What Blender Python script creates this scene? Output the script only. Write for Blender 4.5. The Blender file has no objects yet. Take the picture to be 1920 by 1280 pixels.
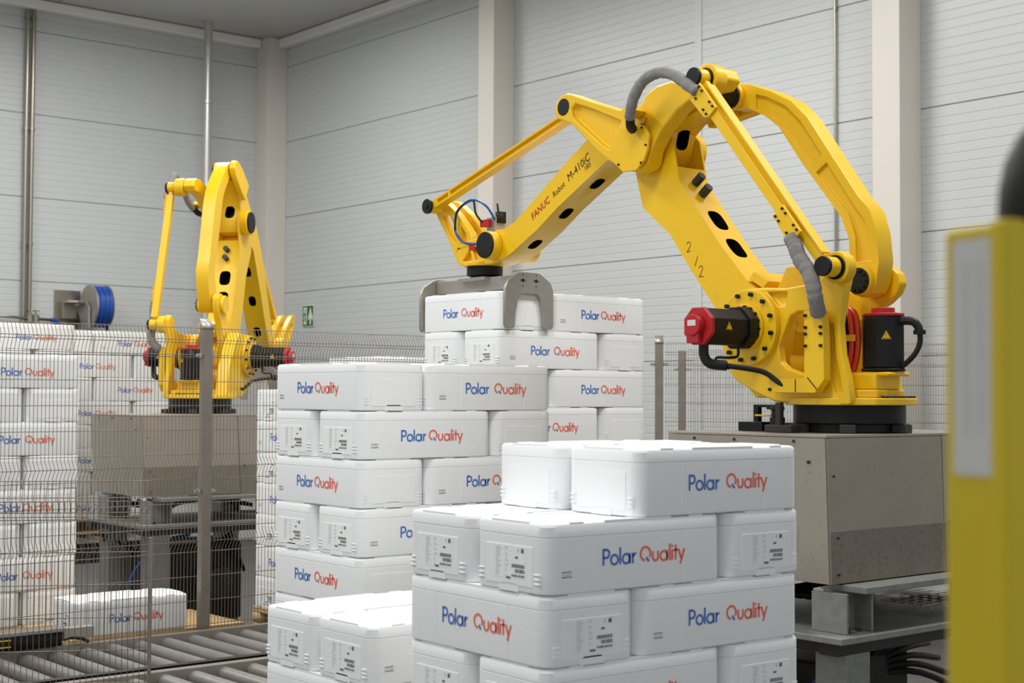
import bpy, bmesh, math, random
from mathutils import Vector, Matrix
random.seed(7)
C = bpy.context.scene.collection
PI = math.pi
YAW = 0.6939                                   # building axis u against the camera's right
CAMZ = 2.15
cs, sn = math.cos(YAW), math.sin(YAW)
def UV(u, v, z=0.0): return Vector((u*cs - v*sn, u*sn + v*cs, z))

# ------------------------------------------------------------------ camera, world, lights
cam = bpy.data.cameras.new('camera'); co = bpy.data.objects.new('camera', cam); C.objects.link(co)
bpy.context.scene.camera = co
cam.sensor_width = 36; cam.lens = 2780.6/1920*36
co.matrix_world = Matrix.Translation((0, 0, CAMZ)) @ Matrix.Rotation(PI/2+0.0366, 4, 'X') @ Matrix.Rotation(0.0048, 4, 'Z')
cam.clip_start = 0.05; cam.clip_end = 200
cam.dof.use_dof = True; cam.dof.focus_distance = 7.6; cam.dof.aperture_fstop = 4.2
vs = bpy.context.scene.view_settings
vs.view_transform = 'Standard'; vs.look = 'None'; vs.gamma = 1; vs.exposure = 0.04; vs.use_curve_mapping = False
w = bpy.data.worlds.new('world'); bpy.context.scene.world = w; w.use_nodes = True
bg = w.node_tree.nodes['Background']; bg.inputs[0].default_value = (0.93, 0.97, 1.0, 1); bg.inputs[1].default_value = 0.62
def area(name, loc, sx, sy, power, rz=YAW, col=(1, .99, .97)):
    l = bpy.data.lights.new(name, 'AREA'); l.shape = 'RECTANGLE'; l.size = sx; l.size_y = sy; l.energy = power; l.color = col
    o = bpy.data.objects.new(name, l); C.objects.link(o); o.location = loc; o.rotation_euler = (0, 0, rz); return o
for (u, v, p) in ((2.0, 3.5, 175), (2.0, 9.5, 230), (2.0, 15.5, 230), (7.6, 3.5, 230), (7.6, 9.5, 230), (7.6, 15.5, 200), (-3.0, 7.0, 170)):
    area('ceiling_lamp_light', UV(u, v, 7.2), 2.6, 1.2, p)

# ------------------------------------------------------------------ materials
def mat(name, col, rough=0.5, metal=0.0, var=0.0, scale=8.0, bump=0.0, bscale=60.0, dirt=None, dirt_amt=0.0, coat=0.0, spec=0.5, dscale=3.0, dlo=.52, dhi=.75):
    m = bpy.data.materials.new(name); m.use_nodes = True; nt = m.node_tree; N = nt.nodes; L = nt.links
    b = N['Principled BSDF']; b.inputs['Roughness'].default_value = rough; b.inputs['Metallic'].default_value = metal
    b.inputs['Base Color'].default_value = (*col, 1); b.inputs['Specular IOR Level'].default_value = spec
    if coat: b.inputs['Coat Weight'].default_value = coat; b.inputs['Coat Roughness'].default_value = .25
    if var or bump or dirt_amt:
        tc = N.new('ShaderNodeTexCoord')
        src = None
        if var:
            n = N.new('ShaderNodeTexNoise'); n.inputs['Scale'].default_value = scale; n.inputs['Detail'].default_value = 5
            L.new(tc.outputs['Object'], n.inputs['Vector'])
            mx = N.new('ShaderNodeMixRGB'); mx.inputs[1].default_value = (*[c*(1-var) for c in col], 1); mx.inputs[2].default_value = (*[min(1, c*(1+var)) for c in col], 1)
            L.new(n.outputs['Fac'], mx.inputs[0]); src = mx.outputs[0]
        if dirt_amt:
            n2 = N.new('ShaderNodeTexNoise'); n2.inputs['Scale'].default_value = dscale; n2.inputs['Detail'].default_value = 8; n2.inputs['Roughness'].default_value = .7
            L.new(tc.outputs['Object'], n2.inputs['Vector'])
            rp = N.new('ShaderNodeMapRange'); rp.inputs['From Min'].default_value = dlo; rp.inputs['From Max'].default_value = dhi; rp.inputs['To Max'].default_value = dirt_amt
            L.new(n2.outputs['Fac'], rp.inputs['Value'])
            m2 = N.new('ShaderNodeMixRGB'); m2.inputs[2].default_value = (*dirt, 1)
            if src: L.new(src, m2.inputs[1])
            else: m2.inputs[1].default_value = (*col, 1)
            L.new(rp.outputs[0], m2.inputs[0]); src = m2.outputs[0]
        if src: L.new(src, b.inputs['Base Color'])
        if bump:
            n3 = N.new('ShaderNodeTexNoise'); n3.inputs['Scale'].default_value = bscale; n3.inputs['Detail'].default_value = 3
            L.new(tc.outputs['Object'], n3.inputs['Vector'])
            bp = N.new('ShaderNodeBump'); bp.inputs['Strength'].default_value = bump; bp.inputs['Distance'].default_value = .01
            L.new(n3.outputs['Fac'], bp.inputs['Height']); L.new(bp.outputs[0], b.inputs['Normal'])
    return m
M = dict(
    yellow=mat('robot_yellow', (.86, .525, .003), .38, 0, .04, 3, .04, 90, (.35, .2, .01), .35, coat=.15, dscale=5, dlo=.62, dhi=.85),
    black=mat('black_enamel_and_hollows', (.006, .006, .006), .5, spec=.3),
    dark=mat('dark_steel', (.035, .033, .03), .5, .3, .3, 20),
    red=mat('motor_red', (.43, .008, .014), .4, 0, .1, 20),
    grey=mat('grey_sleeve', (.23, .225, .215), .8, 0, .25, 30, .6, 35),
    steel=mat('stainless_steel', (.37, .33, .275), .45, .45, .12, 5, .05, 40, (.20, .14, .08), .6, dscale=38, dlo=.58, dhi=.72),
    steeld=mat('stainless_dull_band', (.235, .205, .165), .5, .4, .15, 5, .05, 40, (.11, .08, .05), .7, dscale=48, dlo=.52, dhi=.70),
    grip=mat('brushed_gripper_steel', (.42, .39, .35), .42, .7, .15, 14),
    galv=mat('galvanised_steel', (.27, .275, .26), .5, .45, .25, 30, .06, 80, (.10, .08, .06), .5, dscale=6),
    roller=mat('roller_zinc', (.29, .28, .26), .42, .5, .18, 12, 0, 40, (.22, .18, .12), .4, dscale=8),
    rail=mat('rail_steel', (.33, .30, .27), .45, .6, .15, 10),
    fence=mat('fence_wire', (.25, .21, .16), .5, .4),
    post=mat('fence_post', (.26, .23, .20), .5, .5, .2, 14),
    foam=mat('white_foam', (.92, .935, .94), .75, 0, .012, 6, .10, 130),
    blue=mat('logo_blue', (.085, .19, .56), .7),
    orange=mat('logo_orange', (.88, .18, .11), .7),
    ink=mat('label_ink', (.16, .15, .145), .7),
    inklight=mat('label_ink_light', (.60, .59, .58), .7),
    wall=mat('wall_panel_white', (.57, .585, .58), .38, 0, .02, 2),
    joint=mat('joint_grey', (.50, .48, .45), .6),
    column=mat('column_white', (.68, .63, .57), .5, 0, .03, 3),
    ceil=mat('ceiling_panel', (.80, .79, .75), .5, 0, .02, 2),
    floor=mat('concrete_floor', (.15, .14, .13), .45, 0, .25, 2, .05, 20, (.08, .07, .06), .5),
    pipe=mat('pipe_steel', (.36, .33, .28), .3, .9),
    pipew=mat('downpipe_light', (.55, .53, .50), .3, .5),
    hose=mat('blue_hose', (.01, .07, .35), .35),
    wood=mat('pallet_wood', (.62, .42, .20), .7, 0, .2, 9, .1, 60),
    redhose=mat('orange_red_hose', (.72, .05, .012), .35),
    rubber=mat('black_rubber', (.010, .010, .010), .55, spec=.3),
    pyellow=mat('guard_yellow', (.64, .48, .001), .5, 0, .05, 4, .05, 30, (.30, .25, .12), .5, dscale=7, dlo=.62, dhi=.7),
    sticker=mat('sticker_white', (.62, .62, .60), .5),
    signg=mat('sign_green', (.004, .12, .03), .45),
    signw=mat('sign_white', (.70, .76, .60), .5),
    warn=mat('warning_yellow', (.85, .50, .01), .5),
    cream=mat('cream_plastic', (.6, .57, .5), .5),
)

# ------------------------------------------------------------------ mesh helpers
def link(name, bm, mats, parent=None, smooth=35, bevel=0.0, seg=2):
    me = bpy.data.meshes.new(name)
    for e in bm.edges:
        if len(e.link_faces) == 2:
            e.smooth = e.calc_face_angle(0) < math.radians(smooth)
    for f in bm.faces: f.smooth = True
    bm.to_mesh(me); bm.free()
    if not isinstance(mats, (list, tuple)): mats = [mats]
    for m in mats: me.materials.append(m)
    o = bpy.data.objects.new(name, me); C.objects.link(o)
    if parent is not None: o.parent = parent
    if bevel:
        b = o.modifiers.new('bevel', 'BEVEL'); b.width = bevel; b.segments = seg; b.limit_method = 'ANGLE'; b.angle_limit = math.radians(35); b.harden_normals = True
    return o
def empty(name, loc=(0, 0, 0), rz=0.0, parent=None):
    o = bpy.data.objects.new(name, None); C.objects.link(o); o.location = loc; o.rotation_euler = (0, 0, rz); o.empty_display_size = .1
    if parent is not None: o.parent = parent
    return o
def tag(o, label=None, cat=None, group=None, kind=None):
    if label: o['label'] = label
    if cat: o['category'] = cat
    if group: o['group'] = group
    if kind: o['kind'] = kind
    return o
def box(bm, x0, x1, y0, y1, z0, z1, mi=0):
    vs_ = [bm.verts.new(p) for p in ((x0,y0,z0),(x1,y0,z0),(x1,y1,z0),(x0,y1,z0),(x0,y0,z1),(x1,y0,z1),(x1,y1,z1),(x0,y1,z1))]
    fs = [bm.faces.new([vs_[i] for i in q]) for q in ((3,2,1,0),(4,5,6,7),(0,1,5,4),(1,2,6,5),(2,3,7,6),(3,0,4,7))]
    for f in fs: f.material_index = mi
    return vs_
def prism(bm, pts, a0, a1, axis='y', mi=0):
    """extrude a 2D outline between a0 and a1: axis y -> points are (x,z); axis z -> (x,y); axis x -> (y,z)"""
    def P(p, a): return {'y': (p[0], a, p[1]), 'z': (p[0], p[1], a), 'x': (a, p[0], p[1])}[axis]
    A = [bm.verts.new(P(p, a0)) for p in pts]; B = [bm.verts.new(P(p, a1)) for p in pts]
    n = len(pts); fs = [bm.faces.new(A), bm.faces.new(B[::-1])]
    for i in range(n): fs.append(bm.faces.new((A[i], B[i], B[(i+1) % n], A[(i+1) % n])))
    for f in fs: f.material_index = mi
    bmesh.ops.recalc_face_normals(bm, faces=fs)
    return fs
def circ(cx, cz, r, n=28, a0=0.0): return [(cx+r*math.cos(a0+2*PI*i/n), cz+r*math.sin(a0+2*PI*i/n)) for i in range(n)]
def cyl(bm, cx, cz, r, a0, a1, axis='y', n=28, mi=0, rot=0.0): return prism(bm, circ(cx, cz, r, n, rot), a0, a1, axis, mi)
def capsule(p, q, r0, r1, n=10):
    """outline of a tapered bar with round ends between 2D points"""
    a = math.atan2(q[1]-p[1], q[0]-p[0]); o = []
    for i in range(n+1): t = a-PI/2+PI*i/n; o.append((q[0]+r1*math.cos(t), q[1]+r1*math.sin(t)))
    for i in range(n+1): t = a+PI/2+PI*i/n; o.append((p[0]+r0*math.cos(t), p[1]+r0*math.sin(t)))
    return o
def smoothpts(P, k=6):
    P = [Vector(p) for p in P]; o = []
    for i in range(len(P)-1):
        p0 = P[max(i-1, 0)]; p1 = P[i]; p2 = P[i+1]; p3 = P[min(i+2, len(P)-1)]
        for j in range(k):
            t = j/k
            o.append(.5*((2*p1)+(p2-p0)*t+(2*p0-5*p1+4*p2-p3)*t*t+(3*p1-p0-3*p2+p3)*t**3))
    o.append(P[-1]); return o
def tube(bm, P, r, n=8, k=6, mi=0, wob=0.0):
    Q = smoothpts(P, k) if len(P) > 2 and k else [Vector(p) for p in P]
    rings = []; up = Vector((0.13, 0.21, 1)).normalized(); rr = random.Random(3)
    for i, p in enumerate(Q):
        d = (Q[min(i+1, len(Q)-1)]-Q[max(i-1, 0)]).normalized()
        x = d.cross(up); 
        if x.length < .05: x = d.cross(Vector((1, 0, 0)))
        x.normalize(); y = x.cross(d).normalized(); up = y
        rad = r*(1+wob*(rr.random()-.5))
        rings.append([bm.verts.new(p+rad*(x*math.cos(2*PI*j/n)+y*math.sin(2*PI*j/n))) for j in range(n)])
    for a, b in zip(rings, rings[1:]):
        for j in range(n):
            f = bm.faces.new((a[j], a[(j+1) % n], b[(j+1) % n], b[j])); f.material_index = mi
    f = bm.faces.new(rings[0][::-1]); f.material_index = mi; f = bm.faces.new(rings[-1]); f.material_index = mi
def cutout(o, cutters, pocket_mat=None):
    """boolean-subtract closed meshes (given as bmesh builders) from o, baking the result"""
    bmc = bmesh.new()
    for c in cutters: c(bmc)
    me = bpy.data.meshes.new('cut'); bmc.to_mesh(me); bmc.free()
    if pocket_mat:
        o.data.materials.append(pocket_mat)
        me.materials.append(None); me.materials[0] = pocket_mat
    else: me.materials.append(o.data.materials[0])
    co_ = bpy.data.objects.new('cut', me); C.objects.link(co_)
    co_.matrix_world = Matrix.Identity(4)
    par = o.parent; o.parent = None
    md = o.modifiers.new('b', 'BOOLEAN'); md.object = co_; md.operation = 'DIFFERENCE'; md.solver = 'EXACT'
    try: md.material_mode = 'TRANSFER'
    except Exception: pass
    bev = [m for m in o.modifiers if m.type == 'BEVEL']; bw = bev[0].width if bev else 0
    for m in bev: o.modifiers.remove(m)
    dg = bpy.context.evaluated_depsgraph_get(); dg.update()
    ne = bpy.data.meshes.new_from_object(o.evaluated_get(dg))
    o.modifiers.clear(); old = o.data; o.data = ne; ne.name = old.name
    bpy.data.objects.remove(co_)
    b2 = bmesh.new(); b2.from_mesh(ne)
    for e in b2.edges:
        if len(e.link_faces) == 2: e.smooth = e.calc_face_angle(0) < math.radians(35)
    for f in b2.faces: f.smooth = True
    b2.to_mesh(ne); b2.free()
    o.parent = par
    if bw:
        b = o.modifiers.new('bevel', 'BEVEL'); b.width = bw; b.segments = 2; b.limit_method = 'ANGLE'; b.angle_limit = math.radians(35); b.harden_normals = True
def ribbon(bm, pts, wd, origin, ex, ey, closed=False, mi=0, thick=0.0):
    """flat printed stroke along 2D points in the plane origin + x*ex + y*ey"""
    n = len(pts); L_ = []; R_ = []
    for i, p in enumerate(pts):
        a = pts[(i-1) % n] if (closed or i > 0) else p; b = pts[(i+1) % n] if (closed or i < n-1) else p
        d = Vector((b[0]-a[0], b[1]-a[1])); d = d.normalized() if d.length > 1e-9 else Vector((1, 0)); q = Vector((-d.y, d.x))*wd/2
        L_.append(bm.verts.new(origin+ex*(p[0]+q.x)+ey*(p[1]+q.y))); R_.append(bm.verts.new(origin+ex*(p[0]-q.x)+ey*(p[1]-q.y)))
    for i in range(n if closed else n-1):
        j = (i+1) % n; f = bm.faces.new((R_[i], R_[j], L_[j], L_[i])); f.material_index = mi
def arc(cx, cy, r, a0, a1, n=12): return [(cx+r*math.cos(math.radians(a0+(a1-a0)*i/n)), cy+r*math.sin(math.radians(a0+(a1-a0)*i/n))) for i in range(n+1)]
def quad2(bm, origin, ex, ey, x0, x1, y0, y1, mi=0):
    f = bm.faces.new([bm.verts.new(origin+ex*x+ey*y) for x, y in ((x0, y0), (x1, y0), (x1, y1), (x0, y1))]); f.material_index = mi
def text_mesh(bm, s, size, origin, ex, ey, mi=0, bold=0.0, shear=0.0, xs=1.0):
    cu = bpy.data.curves.new('t', 'FONT'); cu.body = s; cu.size = size; cu.offset = bold; cu.shear = shear; cu.resolution_u = 2
    o = bpy.data.objects.new('t', cu); C.objects.link(o)
    dg = bpy.context.evaluated_depsgraph_get(); me = bpy.data.meshes.new_from_object(o.evaluated_get(dg))
    vv = [bm.verts.new(origin+ex*(v.co.x*xs)+ey*v.co.y) for v in me.vertices]; wid = max([v.co.x*xs for v in me.vertices] or [0])
    for p in me.polygons:
        try: f = bm.faces.new([vv[i] for i in p.vertices]); f.material_index = mi
        except ValueError: pass
    bpy.data.objects.remove(o); bpy.data.meshes.remove(me); bpy.data.curves.remove(cu)
    return wid

# ------------------------------------------------------------------ the room
U_W, V_W, Z_C = 11.5, 19.45, 7.46
def struct(name, bm, m, **k): return tag(link(name, bm, m, **k), kind='structure')
def uvbox(bm, u0, u1, v0, v1, z0, z1, mi=0):
    vs_ = [bm.verts.new(UV(*p)) for p in ((u0,v0,z0),(u1,v0,z0),(u1,v1,z0),(u0,v1,z0),(u0,v0,z1),(u1,v0,z1),(u1,v1,z1),(u0,v1,z1))]
    for q in ((3,2,1,0),(4,5,6,7),(0,1,5,4),(1,2,6,5),(2,3,7,6),(3,0,4,7)):
        f = bm.faces.new([vs_[i] for i in q]); f.material_index = mi
bm = bmesh.new(); uvbox(bm, -9, U_W+.3, -5, V_W+.3, -.1, 0); struct('floor', bm, M['floor'])
bm = bmesh.new(); uvbox(bm, -9, U_W+.3, -5, V_W+.3, Z_C, Z_C+.2); ceiling = struct('ceiling', bm, M['ceil'])
bm = bmesh.new(); uvbox(bm, U_W+.08, U_W+.2, -5, V_W+.2, 0, Z_C); wr = struct('wall_right', bm, M['joint'])
bm = bmesh.new(); uvbox(bm, -9, U_W+.2, V_W+.08, V_W+.2, 0, Z_C); wl = struct('wall_left', bm, M['joint'])
def ribbed(name, a0, a1, z0, z1, side, parent, rib=0.085):
    """a horizontal sandwich panel with shallow pressed lines, its face towards the room"""
    bm = bmesh.new(); prof = [(0.008, z0), (0, z0+.006)]
    z = z0+rib
    while z < z1-rib*.6:
        prof += [(0, z-.007), (.0035, z-.003), (.0035, z+.003), (0, z+.007)]; z += rib
    prof += [(0, z1-.006), (0.008, z1)]
    def P(d, z, a): return UV(U_W+d, a, z) if side == 'r' else UV(a, V_W+d, z)
    A = [bm.verts.new(P(d, z, a0)) for d, z in prof]; B = [bm.verts.new(P(d, z, a1)) for d, z in prof]
    A2 = [bm.verts.new(P(.079, z0, a0)), bm.verts.new(P(.079, z1, a0))]; B2 = [bm.verts.new(P(.079, z0, a1)), bm.verts.new(P(.079, z1, a1))]
    for i in range(len(A)-1): bm.faces.new((A[i], A[i+1], B[i+1], B[i]))
    bm.faces.new((A[0], B[0], B2[0], A2[0])); bm.faces.new((A[-1], A2[1], B2[1], B[-1]))
    bm.faces.new([A2[0], A2[1]]+A[::-1]); bm.faces.new([B2[1], B2[0]]+B)
    bmesh.ops.recalc_face_normals(bm, faces=bm.faces[:])
    return link(name, bm, M['wall'], parent, smooth=20)
zs = [0, .27, 1.40, 2.53, 3.66, 4.79, 5.92, 7.05, Z_C]
vr = [-5, 2.15, 7.98+.15, 10.75, 13.81+.15, V_W]
ur = [-9, -2.4, 3.3, U_W]
for z0, z1 in zip(zs, zs[1:]):
    for a, b in zip(vr, vr[1:]): ribbed('wall_panel', a+.005, b-.005, z0+.0025, z1-.0025, 'r', wr)
    for a, b in zip(ur, ur[1:]): ribbed('wall_panel', a+.005, b-.005, z0+.0025, z1-.0025, 'l', wl)
n = 0
for (u0, u1, v0, v1) in ((U_W-.33, U_W, 19.12, V_W), (U_W-.32, U_W, 13.81, 14.11), (U_W-.33, U_W, 7.98, 8.28), (U_W-.33, U_W, 2.15, 2.45)):
    n += 1; bm = bmesh.new(); uvbox(bm, u0, u1, v0, v1, 0, Z_C); struct('trim_%d' % n, bm, M['column'], bevel=.006)
for (u0, u1, v0, v1, z0, z1) in ((-9, U_W-.33, V_W-.16, V_W, Z_C-.14, Z_C), (U_W-.16, U_W, -5, V_W-.33, Z_C-.14, Z_C)):
    n += 1; bm = bmesh.new(); uvbox(bm, u0, u1, v0, v1, z0, z1); struct('trim_%d' % n, bm, M['ceil'], bevel=.03)
bm = bmesh.new()   # capping strip over the vertical joint of the right wall
uvbox(bm, U_W-.012, U_W, 10.70, 10.80, 0, Z_C); n += 1; struct('trim_%d' % n, bm, M['wall'], bevel=.003)
bm = bmesh.new()
for u in (-4.0, 0.0, 4.0, 8.0): uvbox(bm, u, u+.012, -5, V_W, Z_C-.006, Z_C)
o = link('ceiling_joint', bm, M['joint'], ceiling)

# wall services
def vpipe(name, u, v, z0, z1, r, m, label, clips=(), group=None, off=(0, 0)):
    bm = bmesh.new(); p = UV(u, v); cyl(bm, p.x, p.y, r, z0, z1, 'z', 16)
    o = link(name, bm, m); tag(o, label, 'pipe', group)
    for z in clips:
        bm = bmesh.new(); cyl(bm, p.x, p.y, r*1.35, z-.02, z+.02, 'z', 12); q = UV(u+off[0], v+off[1])
        d = (q-p).normalized()*(.05+r); s_ = Vector((-d.y, d.x, 0)).normalized()*.012
        for zz in (0,):
            vs_ = [bm.verts.new(x) for x in (p+s_+Vector((0,0,z-.012)), p-s_+Vector((0,0,z-.012)), p-s_+d+Vector((0,0,z-.012)), p+s_+d+Vector((0,0,z-.012)), p+s_+Vector((0,0,z+.012)), p-s_+Vector((0,0,z+.012)), p-s_+d+Vector((0,0,z+.012)), p+s_+d+Vector((0,0,z+.012)))]
            for qd in ((3,2,1,0),(4,5,6,7),(0,1,5,4),(1,2,6,5),(2,3,7,6),(3,0,4,7)): bm.faces.new([vs_[i] for i in qd])
        link('pipe_clip', bm, m, o)
    return o
vL = V_W-.07
def u_at(px, v):     # u of a spot on a plane v=const seen at image column px
    t = (px-960)/2780.6; Y = v/(cs - sn*t); return Y*(t*cs+sn)
def v_at(px, u):
    t = (px-960)/2780.6; Y = u/(t*cs+sn); return Y*(cs-sn*t)
for px, lb in ((42, 'thin vertical steel pipe on the left wall, left one of the pair'), (53, 'thin vertical steel pipe on the left wall, right one of the pair')):
    vpipe('wall_pipe', u_at(px, vL), vL, 0, Z_C, .028, M['pipe'], lb, (2.6, 4.15, 5.7, 7.2), 'pair of pipes on the left wall', (0, .07))
vD = 18.9
vpipe('downpipe', u_at(383.5, vD), vD, 0, Z_C, .06, M['pipew'], 'thick light grey vertical pipe rising to the ceiling behind the small robot', (3.2, 6.3), None, (0, .1))
vpipe('wall_conduit', U_W-.03, v_at(1568, U_W-.03), 0, Z_C, .013, M['pipe'], 'thin dark conduit running up the right wall beside a white column', (2.2, 4.25, 5.9), None, (.05, 0))
# horizontal air line with valves
bm = bmesh.new(); vA = V_W-.12; ya = 3.17
tube(bm, [UV(u_at(-60, vA), vA, ya+.02), UV(u_at(96, vA), vA, ya-.03)], .02, k=0)
al = link('air_line', bm, M['pipe']); tag(al, 'horizontal steel air line with small valves on the left wall', 'pipe')
for px in (55, 66):
    bm = bmesh.new(); p = UV(u_at(px, vA), vA, ya); cyl(bm, p.x, p.y, .045, ya-.06, ya+.03, 'z', 12); cyl(bm, p.x, p.y, .012, ya+.03, ya+.09, 'z', 8); box(bm, p.x-.05, p.x+.05, p.y-.01, p.y+.01, ya+.08, ya+.095); link('valve', bm, M['pipe'], al)
bm = bmesh.new(); tube(bm, [UV(u_at(94, vA), vA, ya-.03), UV(u_at(104, vA), vA, ya-.04), UV(u_at(112, vA), vA, ya-.12), UV(u_at(115, vA), vA, ya-.4), UV(u_at(125, vA), vA, ya-.7), UV(u_at(138, vA), vA-.2, ya-.6)], .03); link('blue_hose', bm, M['hose'], al)
# hose reel
hr = empty('hose_reel', UV(u_at(132, V_W), V_W, 3.28), YAW); tag(hr, 'steel hose reel with coiled blue hose on the left wall', 'hose reel')
bm = bmesh.new(); box(bm, -.25, .12, -.03, 0, -.26, .28); link('back_plate', bm, M['pipe'], hr, bevel=.004)
bm = bmesh.new(); box(bm, -.18, .06, -.16, -.03, -.12, .13); link('gear_box', bm, M['pipe'], hr, bevel=.01)
bm = bmesh.new(); prism(bm, [(-.16, -.03), (-.02, -.03), (.02, -.40), (-.10, -.46), (-.22, -.4)], .09, .12, 'z'); prism(bm, [(-.40, .12), (-.52, .04), (-.52, -.24), (-.42, -.30), (-.10, .06)], .02, .05, 'x'); link('swing_arm', bm, M['grip'], hr, bevel=.005)
bm = bmesh.new()
cyl(bm, -.42, .05, .29, .06, .085, 'x', 32); cyl(bm, -.42, .05, .10, .085, .30, 'x', 24); cyl(bm, -.42, .05, .29, .30, .315, 'x', 32); link('drum', bm, M['grip'], hr)
bm = bmesh.new()
for i, x in enumerate((.11, .145, .18, .215, .25, .28)):
    r_ = .255+.012*(i % 2)
    pts = [Vector((x+.004*math.sin(a*3), -.42+r_*math.cos(a), .05+r_*math.sin(a))) for a in [2*PI*k/28 for k in range(29)]]
    tube(bm, pts, .021, 8, 0)
link('hose_coil', bm, M['hose'], hr)
bm = bmesh.new(); cyl(bm, -.42, .05, .05, .315, .37, 'x', 16); tube(bm, [(.3, -.5, -.2), (.27, -.5, -.36), (.2, -.45, -.5)], .02); link('swivel', bm, M['rubber'], hr)
# exit sign
es = empty('exit_sign', UV(U_W, v_at(579, U_W), 3.295), YAW); tag(es, 'green emergency exit sign with running figure and upward arrow', 'sign')
bm = bmesh.new(); box(bm, -.02, -.004, -.15, .15, -.155, .155); link('sign_plate', bm, M['signw'], es, bevel=.003)
bm = bmesh.new(); O = Vector((-.0215, 0, 0)); ex = Vector((0, -1, 0)); ey = Vector((0, 0, 1))
quad2(bm, O, ex, ey, -.142, .142, -.145, .145, 0)
O2 = O+Vector((-.001, 0, 0)); quad2(bm, O2, ex, ey, -.115, -.025, -.125, .125, 1)
f = bm.faces.new([bm.verts.new(O2+ex*x+ey*y) for x, y in ((.068, .13), (.005, -.02), (.012, -.07), (.048, -.035), (.048, -.125), (.088, -.125), (.088, -.035), (.124, -.07), (.131, -.02))]); f.material_index = 1
O3 = O2+Vector((-.001, 0, 0))
for pts, wd in (([(-.070, .05), (-.078, .01), (-.074, -.03)], .026), ([(-.074, -.03), (-.05, -.06), (-.045, -.11)], .016), ([(-.078, -.03), (-.088, -.065), (-.112, -.07)], .016), ([(-.07, .04), (-.045, .015), (-.03, .02)], .012), ([(-.074, .045), (-.1, .03), (-.11, .0)], .012)):
    ribbon(bm, pts, wd, O3, ex, ey, mi=0)
f = bm.faces.new([bm.verts.new(O3+ex*x+ey*y) for x, y in circ(-.064, .078, .015, 10)[::-1]]); f.material_index = 0
link('sign_print', bm, [M['signg'], M['signw']], es)

# ------------------------------------------------------------------ foam boxes
BL, BW, BH = .799, .389, .2315
def rrect(hx, hy, r, n=5):
    o = []
    for cx, cy, a in ((hx-r, hy-r, 0), (-hx+r, hy-r, 90), (-hx+r, -hy+r, 180), (hx-r, -hy+r, 270)):
        for i in range(n+1): t = math.radians(a+90*i/n); o.append((cx+r*math.cos(t), cy+r*math.sin(t)))
    return o
def body_outline():
    hx, hy, r = BL/2, BW/2, .052; g = .0022; gw = .005; o = []
    def corner(cx, cy, a):
        for i in range(7): t = math.radians(a+90*i/6); o.append((cx+r*math.cos(t), cy+r*math.sin(t)))
    corner(hx-r, hy-r, 0)
    for x in (.205, -.205): o.extend([(x+gw, hy), (x, hy-g), (x-gw, hy)])
    corner(-hx+r, hy-r, 90); corner(-hx+r, -hy+r, 180)
    for x in (-.205, .205): o.extend([(x-gw, -hy), (x, -hy+g), (x+gw, -hy)])
    corner(hx-r, -hy+r, 270); return o
def lofted(bm, outline, levels, mi=0):
    """levels: (z, scale offset in metres inward)"""
    rings = []
    for z, d in levels:
        ring = []
        for x, y in outline:
            l = math.hypot(x, y); ring.append(bm.verts.new((x-d*(1 if x > 0 else -1)*min(1, abs(x)/(BL/2)), y-d*(1 if y > 0 else -1)*min(1, abs(y)/(BW/2)), z)))
        rings.append(ring)
    n = len(outline)
    for a, b in zip(rings, rings[1:]):
        for i in range(n): bm.faces.new((a[i], a[(i+1) % n], b[(i+1) % n], b[i]))
    bm.faces.new(rings[0][::-1]); bm.faces.new(rings[-1])
bm = bmesh.new(); lofted(bm, body_outline(), [(0, .007), (.004, .001), (.012, 0), (.181, 0), (.1832, .0012)])
for sx in (1, -1):      # raised end panel, lifting grip and stacking ribs
    x0 = sx*(BL/2-.001); x1 = sx*(BL/2+.0018)
    a, b = min(x0, x1), max(x0, x1)
    box(bm, a, b, -.125, .125, .022, .150)
    x2 = sx*(BL/2+.0018); a, b = min(x0, x2), max(x0, x2)
    prism(bm, [(-.052, .0), (.052, .0), (.047, .02), (.036, .027), (-.036, .027), (-.047, .02)], a, b, 'x')
    for y in (-.150, .150):
        for z in (.03, .045, .06): box(bm, a, b-.001 if sx > 0 else b, y-.016, y+.016, z, z+.006)
body0 = link('body', bm, M['foam'], None, smooth=19); body_me = body0.data; bpy.data.objects.remove(body0)
bm = bmesh.new(); lofted(bm, rrect(BL/2, BW/2, .052, 7), [(.1838, .0012), (.1858, 0), (.217, 0), (.2255, .004), (BH-.003, .012)])
for (x, y, hx_, hy_) in ((0, BW/2-.03, .15, .0275), (0, -BW/2+.03, .15, .0275), (BL/2-.04, 0, .0365, .10), (-BL/2+.04, 0, .0365, .10)):
    prism(bm, [(x+hx_, y+hy_), (x-hx_, y+hy_), (x-hx_, y-hy_), (x+hx_, y-hy_)], .2, BH, 'z')
for sx in (1, -1):
    for sy in (1, -1): prism(bm, [(sx*.27+a*.03, sy*(BW/2-.032)+b*.0285) for a, b in ((1, 1), (-1, 1), (-1, -1), (1, -1))], .2, BH-.0005, 'z')
lid0 = link('lid', bm, M['foam'], None, smooth=28); lid_me = lid0.data; bpy.data.objects.remove(lid0)
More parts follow.
